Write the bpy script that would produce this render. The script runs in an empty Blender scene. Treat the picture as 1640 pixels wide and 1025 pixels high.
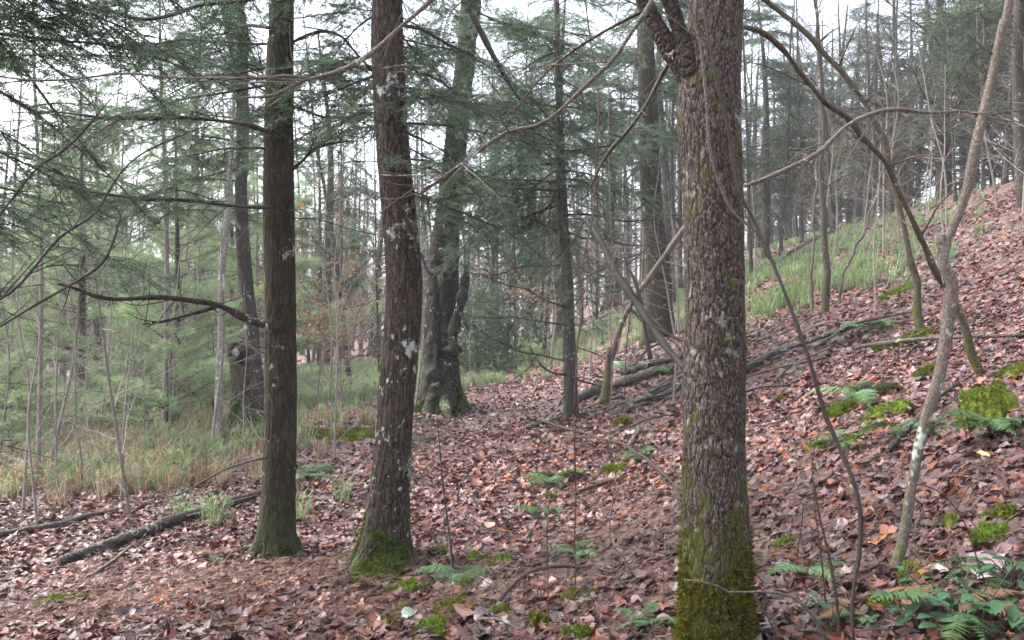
import bpy, math, random
import numpy as np
from mathutils import Matrix, Vector

# ------------------------------------------------------------------ camera, sky, sun, exposure
SC = bpy.context.scene
COL = SC.collection
CAMZ = 1.5
F = 1400.0           # focal length in pixels of the 1640 px wide photograph
CX, HY = 820.0, 500.0
cam_d = bpy.data.cameras.new("camera")
cam = bpy.data.objects.new("camera", cam_d)
COL.objects.link(cam)
cam.location = (0, 0, CAMZ)
cam.rotation_euler = (math.radians(90), 0, 0)
cam_d.sensor_width = 36.0
cam_d.lens = 36.0 * F / 1640.0
cam_d.shift_y = -12.5 / 1640.0
cam_d.clip_start = 0.05
cam_d.clip_end = 2000
SC.camera = cam

world = bpy.data.worlds.new("World")
SC.world = world
world.use_nodes = True
wn = world.node_tree.nodes
wl = world.node_tree.links
bg = wn["Background"]
sky = wn.new("ShaderNodeTexSky")
sky.sky_type = 'NISHITA'
sky.sun_disc = False
SUN_EL, SUN_ROT = math.radians(48), math.radians(-70)
sky.sun_elevation = SUN_EL
sky.sun_rotation = SUN_ROT
sky.air_density = 1.0
sky.dust_density = 4.0
sky.ozone_density = 1.0
hs = wn.new("ShaderNodeHueSaturation")      # overcast: the cloud layer takes most of the blue out
hs.inputs["Saturation"].default_value = 0.45
hs.inputs["Value"].default_value = 1.0
wl.new(sky.outputs[0], hs.inputs["Color"])
wl.new(hs.outputs[0], bg.inputs["Color"])
bg.inputs["Strength"].default_value = 0.15

sun_d = bpy.data.lights.new("sun", 'SUN')
sun_d.energy = 1.0
sun_d.angle = math.radians(35)
sun_d.color = (1.0, 0.97, 0.94)
sun = bpy.data.objects.new("sun", sun_d)
COL.objects.link(sun)
# direction towards the sun (sky rotation is measured from +Y towards +X)
sdir = Vector((math.sin(SUN_ROT) * math.cos(SUN_EL), math.cos(SUN_ROT) * math.cos(SUN_EL), math.sin(SUN_EL)))
sun.rotation_euler = sdir.to_track_quat('Z', 'Y').to_euler()
sun.location = (0, 0, 30)

SC.view_settings.view_transform = 'Standard'
SC.view_settings.look = 'None'
SC.view_settings.gamma = 1.0
SC.view_settings.use_curve_mapping = False
SC.view_settings.exposure = 2.25
SC.render.engine = 'CYCLES'
SC.cycles.max_bounces = 4
SC.cycles.diffuse_bounces = 3
SC.cycles.glossy_bounces = 2
SC.cycles.transmission_bounces = 4
SC.cycles.volume_bounces = 1
SC.cycles.caustics_reflective = False
SC.cycles.caustics_refractive = False
SC.cycles.use_denoising = True
SC.cycles.use_adaptive_sampling = True
SC.cycles.adaptive_threshold = 0.03
SC.cycles.adaptive_min_samples = 16

rng = np.random.default_rng(7)
random.seed(7)
PI = math.pi

# ------------------------------------------------------------------ numeric helpers
def _hash(ix, iy, iz):
    n = (ix * 374761393 + iy * 668265263 + iz * 2147483647) & 0xFFFFFFFF
    n = ((n ^ (n >> 13)) * 1274126177) & 0xFFFFFFFF
    n = (n ^ (n >> 16)) & 0xFFFF
    return n / 65535.0

def vnoise(p):
    p = np.asarray(p, float)
    i = np.floor(p).astype(np.int64)
    f = p - i
    u = f * f * (3 - 2 * f)
    r = 0
    for dx in (0, 1):
        wx = u[..., 0] if dx else 1 - u[..., 0]
        for dy in (0, 1):
            wy = u[..., 1] if dy else 1 - u[..., 1]
            for dz in (0, 1):
                wz = u[..., 2] if dz else 1 - u[..., 2]
                r = r + wx * wy * wz * _hash(i[..., 0] + dx, i[..., 1] + dy, i[..., 2] + dz)
    return r

def fbm(p, o=4):
    p = np.asarray(p, float)
    a, s, t = 0.5, 0, 0
    for k in range(o):
        s = s + a * vnoise(p * 2 ** k + 17.3 * k)
        t += a
        a *= 0.5
    return s / t

def softplus(v, k):
    return k * np.logaddexp(0, v / k)

def H(x, y):
    """terrain height: hillside rising on the right to a ridge, valley falling on the left"""
    x = np.asarray(x, float)
    y = np.asarray(y, float)
    xe = x - 1.35 * softplus(x - 14.0, 1.2)
    h = 0.40 * softplus(xe - 0.45, 0.45)
    h = h - 0.09 * softplus(-x - 0.8, 0.8) + 0.05 * softplus(-x - 22.0, 4.0)
    p = np.stack([x, y, x * 0], -1)
    h = h + 0.34 * (vnoise(p * 0.33 + 5.1) - 0.5) * np.clip((np.hypot(x, y) - 3) / 8, 0, 1)
    h = h + 0.10 * (vnoise(p * 1.1 + 9.7) - 0.5) + 0.035 * (vnoise(p * 3.7 + 2.2) - 0.5)
    return h

def P(px, py, d):
    return np.array([(px - CX) / F * d, d, CAMZ + (HY - py) / F * d])

def G(px, py, off=0.0):
    """the point of the terrain seen at a pixel"""
    d = np.geomspace(1.2, 90, 6000)
    X = (px - CX) / F * d
    Z = CAMZ + (HY - py) / F * d
    hit = np.nonzero(Z < H(X, d))[0]
    k = hit[0] if len(hit) else len(d) - 1
    return np.array([X[k], d[k], float(H(X[k], d[k])) + off])

def resample(pts, n):
    """Catmull-Rom through rows of any width"""
    pts = np.asarray(pts, float)
    if len(pts) < 3:
        t = np.linspace(0, 1, n)[:, None]
        return pts[0] * (1 - t) + pts[-1] * t
    q = np.vstack([2 * pts[0] - pts[1], pts, 2 * pts[-1] - pts[-2]])
    seg = np.linalg.norm(np.diff(pts[:, :3], axis=0), axis=1)
    cum = np.concatenate([[0], np.cumsum(seg)])
    s = np.linspace(0, cum[-1], n)
    i = np.clip(np.searchsorted(cum, s, side='right') - 1, 0, len(pts) - 2)
    t = ((s - cum[i]) / np.maximum(seg[i], 1e-9))[:, None]
    a, b, c, d = q[i], q[i + 1], q[i + 2], q[i + 3]
    return 0.5 * ((2 * b) + (-a + c) * t + (2 * a - 5 * b + 4 * c - d) * t ** 2 + (-a + 3 * b - 3 * c + d) * t ** 3)

class MB:
    def __init__(self):
        self.V, self.T, self.Q, self.C = [], [], [], []
        self.n = 0
    def add(self, V, T=None, Q=None, C=None):
        V = np.asarray(V, float).reshape(-1, 3)
        if T is not None and len(T):
            self.T.append(np.asarray(T, np.int64).reshape(-1, 3) + self.n)
        if Q is not None and len(Q):
            self.Q.append(np.asarray(Q, np.int64).reshape(-1, 4) + self.n)
        if C is not None:
            C = np.asarray(C, float)
            if C.ndim == 1:
                C = np.tile(C, (len(V), 1))
            self.C.append(C)
        self.V.append(V)
        self.n += len(V)
        return self
    def mesh(self, name, mats, smooth=True, mat_index=None):
        V = np.concatenate(self.V)
        T = np.concatenate(self.T) if self.T else np.zeros((0, 3), np.int64)
        Q = np.concatenate(self.Q) if self.Q else np.zeros((0, 4), np.int64)
        me = bpy.data.meshes.new(name)
        me.vertices.add(len(V))
        me.vertices.foreach_set('co', V.astype(np.float32).ravel())
        nl = len(T) * 3 + len(Q) * 4
        me.loops.add(nl)
        me.loops.foreach_set('vertex_index', np.concatenate([T.ravel(), Q.ravel()]).astype(np.int32))
        me.polygons.add(len(T) + len(Q))
        st = np.concatenate([np.arange(len(T)) * 3, len(T) * 3 + np.arange(len(Q)) * 4]).astype(np.int32)
        me.polygons.foreach_set('loop_start', st)
        me.polygons.foreach_set('use_smooth', np.full(len(st), smooth, dtype=bool))
        if self.C:
            C = np.concatenate(self.C)
            if C.shape[1] == 3:
                C = np.hstack([C, np.ones((len(C), 1))])
            at = me.color_attributes.new('tint', 'FLOAT_COLOR', 'POINT')
            at.data.foreach_set('color', C.astype(np.float32).ravel())
        for m in (mats if isinstance(mats, (list, tuple)) else [mats]):
            me.materials.append(m)
        if mat_index is not None:
            me.polygons.foreach_set('material_index', np.asarray(mat_index, np.int32))
        me.update(calc_edges=True)
        return me

def frames(pts):
    pts = np.asarray(pts, float)
    t = np.gradient(pts, axis=0)
    t /= np.maximum(np.linalg.norm(t, axis=1, keepdims=True), 1e-9)
    a = np.array([0, 0, 1.0]) if abs(t[0, 2]) < 0.9 else np.array([1.0, 0, 0])
    u = np.cross(a, t[0]); u /= np.linalg.norm(u)
    U = np.zeros_like(pts)
    for i in range(len(pts)):
        u = u - t[i] * np.dot(u, t[i])
        u /= max(np.linalg.norm(u), 1e-9)
        U[i] = u
    return t, U, np.cross(t, U)

def tube(pts, rad, sides=6, cap=True):
    pts = np.asarray(pts, float)
    n = len(pts)
    rad = np.broadcast_to(np.asarray(rad, float), (n,))
    t, U, W = frames(pts)
    th = np.arange(sides) * 2 * PI / sides
    V = pts[:, None] + rad[:, None, None] * (np.cos(th)[None, :, None] * U[:, None] + np.sin(th)[None, :, None] * W[:, None])
    V = V.reshape(-1, 3)
    i = np.arange(n - 1)[:, None] * sides
    j = np.arange(sides)[None]
    k = (j + 1) % sides
    Q = np.stack([i + j, i + k, i + sides + k, i + sides + j], -1).reshape(-1, 4)
    T = None
    if cap:
        V = np.vstack([V, pts[-1], pts[0]])
        b = (n - 1) * sides
        T = [(b + a, b + (a + 1) % sides, n * sides) for a in range(sides)] + [((a + 1) % sides, a, n * sides + 1) for a in range(sides)]
    return V, T, Q

def wiggle(pts, amp, freq, seed):
    pts = np.asarray(pts, float)
    s = np.linspace(0, freq, len(pts))
    env = np.minimum(1, np.arange(len(pts)) / 3.0)[:, None]
    z = np.zeros_like(s)
    d = np.stack([vnoise(np.stack([s, z + seed, z + k * 9.1], -1)) - 0.5 for k in range(3)], -1)
    return pts + d * 2 * amp * env

# ------------------------------------------------------------------ materials
def nodes(name):
    m = bpy.data.materials.new(name)
    m.use_nodes = True
    nt = m.node_tree
    return m, nt.nodes, nt.links, nt.nodes["Principled BSDF"]

def ramp(N, stops, interp='LINEAR'):
    r = N.new("ShaderNodeValToRGB")
    r.color_ramp.interpolation = interp
    e = r.color_ramp.elements
    while len(e) < len(stops):
        e.new(0.5)
    for k, (p, c) in enumerate(stops):
        e[k].position = p
        e[k].color = (c[0], c[1], c[2], 1) if not np.isscalar(c) else (c, c, c, 1)
    return r

def noise(N, L, vec, scale, detail=4, rough=0.55, dist=0.0):
    n = N.new("ShaderNodeTexNoise")
    n.inputs["Scale"].default_value = scale
    n.inputs["Detail"].default_value = detail
    n.inputs["Roughness"].default_value = rough
    n.inputs["Distortion"].default_value = dist
    if vec is not None:
        L.new(vec, n.inputs["Vector"])
    return n

def mixc(N, L, fac, a, b):
    m = N.new("ShaderNodeMix")
    m.data_type = 'RGBA'
    for s, v in ((0, fac), (6, a), (7, b)):
        if isinstance(v, bpy.types.NodeSocket):
            L.new(v, m.inputs[s])
        elif s == 0:
            m.inputs[s].default_value = v
        else:
            m.inputs[s].default_value = (v[0], v[1], v[2], 1)
    return m.outputs[2]

def math_n(N, L, op, a, b=None, clamp=False):
    m = N.new("ShaderNodeMath")
    m.operation = op
    m.use_clamp = clamp
    for k, v in enumerate((a, b)):
        if v is None:
            continue
        if isinstance(v, bpy.types.NodeSocket):
            L.new(v, m.inputs[k])
        else:
            m.inputs[k].default_value = v
    return m.outputs[0]

def bark(name, dark, mid, pale, scale=14, stretch=0.22, furrow=0.5, fleck=0.25, lichen=0.0, lichen_col=(0.42, 0.47, 0.40),
         moss=0.0, moss_h=0.0, moss_col=(0.075, 0.10, 0.018), bump=0.8, rough=0.8):
    m, N, L, B = nodes(name)
    tc = N.new("ShaderNodeTexCoord")
    oi = N.new("ShaderNodeObjectInfo")
    add = N.new("ShaderNodeVectorMath"); add.operation = 'ADD'
    sc_ = N.new("ShaderNodeVectorMath"); sc_.operation = 'SCALE'; sc_.inputs[3].default_value = 0.0
    L.new(tc.outputs["Object"], add.inputs[0])
    co = add.outputs[0]
    mp = N.new("ShaderNodeMapping")
    mp.inputs["Scale"].default_value = (1, 1, stretch)
    L.new(co, mp.inputs["Vector"])
    n0 = noise(N, L, mp.outputs[0], scale * 0.6, 3)
    dis = N.new("ShaderNodeMix"); dis.data_type = 'VECTOR'; dis.inputs[0].default_value = 0.06
    L.new(mp.outputs[0], dis.inputs[4]); L.new(n0.outputs["Color"], dis.inputs[5])
    vo = N.new("ShaderNodeTexVoronoi"); vo.feature = 'DISTANCE_TO_EDGE'
    vo.inputs["Scale"].default_value = scale * 3.2
    L.new(dis.outputs[1], vo.inputs["Vector"])
    vr = ramp(N, [(0.0, 0.0), (0.28, 1.0)])
    L.new(vo.outputs["Distance"], vr.inputs[0])
    n1 = noise(N, L, mp.outputs[0], scale * 5, 5, 0.65)
    n2 = noise(N, L, co, 3.0, 3)
    c = mixc(N, L, n1.outputs[0], dark, mid)
    cr = ramp(N, [(0.35, 0.0), (0.7, 1.0)])
    L.new(n2.outputs[0], cr.inputs[0])
    c = mixc(N, L, math_n(N, L, 'MULTIPLY', cr.outputs[0], 0.5), c, mid)
    inv = math_n(N, L, 'SUBTRACT', 1.0, vr.outputs[0])
    c = mixc(N, L, math_n(N, L, 'MULTIPLY', inv, furrow), c, tuple(v * 0.35 for v in dark))
    nf = noise(N, L, mp.outputs[0], scale * 15, 4, 0.6)
    fr = ramp(N, [(0.60 - fleck * 0.2, 0.0), (0.68 - fleck * 0.2, 1.0)])
    L.new(nf.outputs[0], fr.inputs[0])
    c = mixc(N, L, math_n(N, L, 'MULTIPLY', fr.outputs[0], min(0.75, fleck * 1.3)), c, pale)
    if lichen > 0:
        nl = noise(N, L, co, 4.3, 6, 0.7)
        nl2 = noise(N, L, co, 34, 3, 0.6)
        s = math_n(N, L, 'ADD', math_n(N, L, 'MULTIPLY', nl.outputs[0], 0.7), math_n(N, L, 'MULTIPLY', nl2.outputs[0], 0.3))
        lr = ramp(N, [(0.60 - lichen * 0.1, 0.0), (0.64 - lichen * 0.1, 1.0)])
        L.new(s, lr.inputs[0])
        c = mixc(N, L, lr.outputs[0], c, lichen_col)
    ro = None
    if moss > 0 or moss_h > 0:
        sx = N.new("ShaderNodeSeparateXYZ")
        L.new(co, sx.inputs[0])
        nm = noise(N, L, co, 9.0, 6, 0.75)
        nm2 = noise(N, L, co, 60, 3, 0.6)
        h = math_n(N, L, 'SUBTRACT', 1.0, math_n(N, L, 'DIVIDE', sx.outputs[2], max(moss_h, 0.01)), True) if moss_h > 0 else 0.0
        s = math_n(N, L, 'ADD', math_n(N, L, 'ADD', math_n(N, L, 'MULTIPLY', nm.outputs[0], 0.75), math_n(N, L, 'MULTIPLY', nm2.outputs[0], 0.25)),
                   math_n(N, L, 'MULTIPLY', h, 0.19) if moss_h > 0 else 0.0)
        mr = ramp(N, [(0.66 - moss * 0.16, 0.0), (0.74 - moss * 0.16, 1.0)])
        L.new(s, mr.inputs[0])
        mc = mixc(N, L, nm2.outputs[0], tuple(v * 0.6 for v in moss_col), tuple(v * 1.5 for v in moss_col))
        c = mixc(N, L, math_n(N, L, 'MULTIPLY', mr.outputs[0], 0.9), c, mc)
    hsv = N.new("ShaderNodeHueSaturation")
    L.new(c, hsv.inputs["Color"])
    L.new(math_n(N, L, 'ADD', math_n(N, L, 'MULTIPLY', oi.outputs["Random"], 0.3), 0.85), hsv.inputs["Value"])
    L.new(hsv.outputs[0], B.inputs["Base Color"])
    B.inputs["Roughness"].default_value = rough
    B.inputs["Specular IOR Level"].default_value = 0.25
    hgt = math_n(N, L, 'ADD', math_n(N, L, 'MULTIPLY', vr.outputs[0], furrow), math_n(N, L, 'MULTIPLY', n1.outputs[0], 0.7))
    bp = N.new("ShaderNodeBump")
    bp.inputs["Strength"].default_value = bump
    bp.inputs["Distance"].default_value = 0.012
    L.new(hgt, bp.inputs["Height"])
    L.new(bp.outputs[0], B.inputs["Normal"])
    return m

def leafmat(name, c1, c2, transl=0.3, rough=0.5, tint=False, spec=0.4, scale=6, hue=0.0):
    """leaf, needle or blade: diffuse + translucent, colour varies over the object and between objects"""
    m, N, L, B = nodes(name)
    tc = N.new("ShaderNodeTexCoord")
    oi = N.new("ShaderNodeObjectInfo")
    n = noise(N, L, tc.outputs["Object"], scale, 3)
    if tint:
        at = N.new("ShaderNodeVertexColor"); at.layer_name = 'tint'
        c = at.outputs["Color"]
        nr = ramp(N, [(0.3, 0.75), (0.7, 1.2)])
        n.inputs["Scale"].default_value = scale
        L.new(n.outputs[0], nr.inputs[0])
        mm = N.new("ShaderNodeMix"); mm.data_type = 'RGBA'; mm.blend_type = 'MULTIPLY'; mm.inputs[0].default_value = 1
        L.new(c, mm.inputs[6]); L.new(nr.outputs[0], mm.inputs[7])
        c = mm.outputs[2]
    else:
        nr = ramp(N, [(0.3, 0.0), (0.7, 1.0)])
        L.new(n.outputs[0], nr.inputs[0])
        c = mixc(N, L, nr.outputs[0], c1, c2)
        h = N.new("ShaderNodeHueSaturation")
        L.new(c, h.inputs["Color"])
        L.new(math_n(N, L, 'ADD', math_n(N, L, 'MULTIPLY', oi.outputs["Random"], 0.5), 0.75), h.inputs["Value"])
        L.new(math_n(N, L, 'ADD', math_n(N, L, 'MULTIPLY', oi.outputs["Random"], 0.03), 0.485), h.inputs["Hue"])
        c = h.outputs[0]
    L.new(c, B.inputs["Base Color"])
    B.inputs["Roughness"].default_value = rough
    B.inputs["Specular IOR Level"].default_value = spec
    if transl > 0:
        tr = N.new("ShaderNodeBsdfTranslucent")
        L.new(c, tr.inputs["Color"])
        mx = N.new("ShaderNodeMixShader")
        mx.inputs[0].default_value = transl
        L.new(B.outputs[0], mx.inputs[1]); L.new(tr.outputs[0], mx.inputs[2])
        L.new(mx.outputs[0], N["Material Output"].inputs["Surface"])
    return m

M = {}
M['bark_birch'] = bark('flaky_bark', (0.030, 0.018, 0.014), (0.088, 0.056, 0.046), (0.27, 0.235, 0.22), 13, 0.34, 0.75, 0.42, 0.24, (0.25, 0.28, 0.22), 0.80, 0.75, (0.060, 0.066, 0.010), 1.0)
M['bark_limb'] = bark('dark_limb_bark', (0.022, 0.014, 0.011), (0.060, 0.041, 0.033), (0.15, 0.125, 0.11), 13, 0.7, 0.6, 0.3, 0.1, moss=0.2, bump=0.9)
M['bark_brown'] = bark('ridged_bark', (0.032, 0.022, 0.017), (0.100, 0.071, 0.056), (0.26, 0.225, 0.20), 12, 0.22, 0.75, 0.30, 0.38, (0.46, 0.52, 0.46), 0.05, 0.55, (0.075, 0.10, 0.02), 1.0)
M['bark_dark'] = bark('dark_bark', (0.022, 0.018, 0.010), (0.062, 0.050, 0.030), (0.18, 0.18, 0.13), 12, 0.20, 0.6, 0.20, 0.10, (0.34, 0.36, 0.26), 0.45, 0.7, (0.036, 0.044, 0.011), 0.9)
M['bark_slim'] = bark('slim_dark_bark', (0.036, 0.031, 0.027), (0.095, 0.080, 0.068), (0.25, 0.23, 0.21), 16, 0.2, 0.5, 0.25, 0.12, moss=0.05, moss_h=0.9, moss_col=(0.07, 0.085, 0.02))
M['bark_gnarl'] = bark('gnarled_bark', (0.014, 0.012, 0.010), (0.048, 0.042, 0.035), (0.17, 0.16, 0.145), 7, 0.5, 0.6, 0.25, 0.15, (0.35, 0.39, 0.32), 0.1, 1.1, (0.075, 0.095, 0.018), 1.0)
M['bark_pale'] = bark('pale_bark', (0.045, 0.038, 0.032), (0.20, 0.18, 0.155), (0.50, 0.48, 0.45), 10, 0.6, 0.25, 0.6, 0.5, (0.60, 0.61, 0.57), 0.05, 0.0)
M['bark_far'] = bark('far_bark', (0.040, 0.033, 0.028), (0.095, 0.080, 0.068), (0.26, 0.24, 0.22), 9, 0.2, 0.5, 0.2, 0.05, bump=0.5)
M['bark_grey'] = bark('light_lifted_grey_bark', (0.18, 0.155, 0.135), (0.34, 0.30, 0.27), (0.45, 0.43, 0.40), 14, 0.4, 0.3, 0.3, 0.1, bump=0.3)  # pale stems; the open clearing's extra light is put into this colour
M['bark_sap'] = bark('sapling_bark', (0.060, 0.045, 0.035), (0.165, 0.13, 0.105), (0.34, 0.31, 0.27), 16, 0.5, 0.25, 0.4, 0.25, moss=0.12, moss_h=0.7, moss_col=(0.10, 0.12, 0.02), bump=0.5)
M['bark_moss'] = bark('mossy_bark', (0.045, 0.037, 0.026), (0.115, 0.092, 0.062), (0.26, 0.24, 0.20), 14, 0.4, 0.4, 0.3, 0.1, moss=0.40, moss_h=0.6, moss_col=(0.085, 0.092, 0.018), bump=0.6)
M['twig_tan'] = bark('tan_twig_bark', (0.055, 0.043, 0.034), (0.165, 0.138, 0.115), (0.36, 0.34, 0.31), 22, 0.8, 0.35, 0.35, 0.2, (0.38, 0.42, 0.36), bump=0.7, rough=0.65)
M['twig_dark'] = bark('dark_twig_bark', (0.024, 0.020, 0.016), (0.065, 0.054, 0.045), (0.15, 0.14, 0.13), 20, 0.5, 0.2, 0.2, bump=0.3, rough=0.6)
M['twig_brown'] = bark('brown_twig_bark', (0.045, 0.027, 0.020), (0.12, 0.074, 0.053), (0.25, 0.20, 0.16), 20, 0.6, 0.4, 0.25, 0.1, bump=0.7, rough=0.65)
M['log'] = bark('wet_log_bark', (0.032, 0.024, 0.019), (0.095, 0.075, 0.062), (0.24, 0.21, 0.19), 10, 0.9, 0.5, 0.35, 0.2, (0.35, 0.38, 0.33), 0.30, bump=0.9, rough=0.6)
M['hollow_black'] = bark('black_wood', (0.008, 0.007, 0.006), (0.022, 0.019, 0.017), (0.05, 0.05, 0.05), 10, 0.3, 0.7, 0.1)  # near-black tone of the stump's hollow rim
M['hemlock'] = leafmat('hemlock_needles', (0.070, 0.140, 0.078), (0.165, 0.255, 0.150), 0.4, 0.45, scale=5)
M['hemlock_far'] = leafmat('distant_hemlock_needles', (0.065, 0.115, 0.065), (0.125, 0.185, 0.105), 0.4, 0.5, scale=3)
M['pine'] = leafmat('light_lifted_pine_needles', (0.19, 0.27, 0.135), (0.30, 0.385, 0.205), 0.5, 0.5, scale=3)  # needle green lifted: the left thicket's stronger light is in the colour
M['fern'] = leafmat('fern_green', (0.052, 0.120, 0.038), (0.125, 0.215, 0.075), 0.25, 0.38, scale=9)
M['broad'] = leafmat('broad_leaf_green', (0.022, 0.075, 0.028), (0.065, 0.150, 0.055), 0.2, 0.30, scale=25)
M['beech'] = leafmat('dead_beech_leaves', (0.22, 0.105, 0.055), (0.36, 0.20, 0.12), 0.4, 0.6, scale=5)
M['grass'] = leafmat('grass_tint', None, None, 0.35, 0.5, tint=True, scale=0.5)
M['litter'] = leafmat('leaf_litter_tint', None, None, 0.06, 0.46, tint=True, spec=0.5, scale=22)
M['moss'] = leafmat('moss_green', (0.075, 0.115, 0.015), (0.23, 0.275, 0.042), 0.25, 0.8, scale=45, spec=0.1)
M['moss_dull'] = leafmat('trunk_moss', (0.040, 0.036, 0.008), (0.17, 0.150, 0.022), 0.25, 0.85, scale=45, spec=0.1)
M['moss_base'] = leafmat('soft_green_moss', (0.035, 0.060, 0.014), (0.17, 0.205, 0.045), 0.25, 0.85, scale=40, spec=0.1)

# a loose leaf whose own colour comes from the object
def loose_leaf():
    m, N, L, B = nodes('loose_leaf')
    oi = N.new("ShaderNodeObjectInfo")
    tc = N.new("ShaderNodeTexCoord")
    n = noise(N, L, tc.outputs["Object"], 22, 4)
    nr = ramp(N, [(0.3, 0.65), (0.7, 1.2)])
    L.new(n.outputs[0], nr.inputs[0])
    mm = N.new("ShaderNodeMix"); mm.data_type = 'RGBA'; mm.blend_type = 'MULTIPLY'; mm.inputs[0].default_value = 1
    L.new(oi.outputs["Color"], mm.inputs[6]); L.new(nr.outputs[0], mm.inputs[7])
    L.new(mm.outputs[2], B.inputs["Base Color"])
    B.inputs["Roughness"].default_value = 0.27
    B.inputs["Specular IOR Level"].default_value = 0.85
    bp = N.new("ShaderNodeBump"); bp.inputs["Strength"].default_value = 0.3; bp.inputs["Distance"].default_value = 0.003
    L.new(n.outputs[0], bp.inputs["Height"]); L.new(bp.outputs[0], B.inputs["Normal"])
    return m
M['loose'] = loose_leaf()

def ground_mat():
    m, N, L, B = nodes('forest_floor')
    tc = N.new("ShaderNodeTexCoord")
    co = tc.outputs["Object"]
    vo = N.new("ShaderNodeTexVoronoi"); vo.inputs["Scale"].default_value = 13
    nd = noise(N, L, co, 7, 3)
    dis = N.new("ShaderNodeMix"); dis.data_type = 'VECTOR'; dis.inputs[0].default_value = 0.12
    L.new(co, dis.inputs[4]); L.new(nd.outputs["Color"], dis.inputs[5])
    L.new(dis.outputs[1], vo.inputs["Vector"])
    r = ramp(N, [(0.0, (0.050, 0.028, 0.022)), (0.35, (0.115, 0.062, 0.046)), (0.65, (0.205, 0.105, 0.072)), (0.85, (0.27, 0.185, 0.15)), (1.0, (0.20, 0.075, 0.03))])
    sp = N.new("ShaderNodeSeparateColor"); L.new(vo.outputs["Color"], sp.inputs[0])
    L.new(sp.outputs[0], r.inputs[0])
    n2 = noise(N, L, co, 40, 4)
    c = mixc(N, L, math_n(N, L, 'MULTIPLY', n2.outputs[0], 0.6), r.outputs[0], (0.055, 0.034, 0.026))
    L.new(c, B.inputs["Base Color"])
    B.inputs["Roughness"].default_value = 0.55
    bp = N.new("ShaderNodeBump"); bp.inputs["Strength"].default_value = 0.7; bp.inputs["Distance"].default_value = 0.03
    L.new(math_n(N, L, 'ADD', vo.outputs["Distance"], n2.outputs[0]), bp.inputs["Height"])
    L.new(bp.outputs[0], B.inputs["Normal"])
    return m
M['ground'] = ground_mat()

# ------------------------------------------------------------------ object helpers
def link(name, data, parent=None, loc=(0, 0, 0)):
    o = bpy.data.objects.new(name, data)
    COL.objects.link(o)
    o.location = Vector([float(v) for v in loc])
    if parent is not None:
        o.parent = parent
    return o

def tag(o, label, cat, group=None, kind=None):
    if label: o['label'] = label
    if cat: o['category'] = cat
    if group: o['group'] = group
    if kind: o['kind'] = kind
    return o

def thing(name, label, cat, loc, group=None):
    return tag(link(name, None, None, loc), label, cat, group)

def obj_tube(name, pts, rad, mat, sides=6, parent=None, wig=0.0, seed=0, n=None, origin=None, knots=0.0):
    """one stick, twig, vine or branch, in world points; origin = the parent's world base"""
    pts = np.asarray(pts, float)
    rad = np.asarray(rad, float)
    n = n or max(6, int(np.linalg.norm(np.diff(pts, axis=0), axis=1).sum() / 0.05))
    n = min(n, 90)
    pr = resample(np.hstack([pts, rad[:, None]]), n)
    p, r = pr[:, :3], np.maximum(pr[:, 3], 0.0006)
    if wig:
        p = wiggle(p, wig, n / 5, seed)
    if knots:
        r = r * (1 + knots * (vnoise(np.stack([np.arange(n) * 0.45, np.zeros(n) + seed, np.zeros(n)], -1)) - 0.4) * 2)
    o = np.asarray(origin if origin is not None else p[0], float)
    V, T, Q = tube(p - o, r, sides)
    me = MB().add(V, T, Q).mesh(name, mat)
    return link(name, me, parent, (0, 0, 0) if parent is not None else o)

def px_path(pts, d=None):
    """[(px, py, width_px[, depth])] to world points and radii"""
    W, R = [], []
    for q in pts:
        dd = q[3] if len(q) > 3 else d
        W.append(P(q[0], q[1], dd)); R.append(q[2] / 2 / F * dd)
    return np.array(W), np.array(R)

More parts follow.
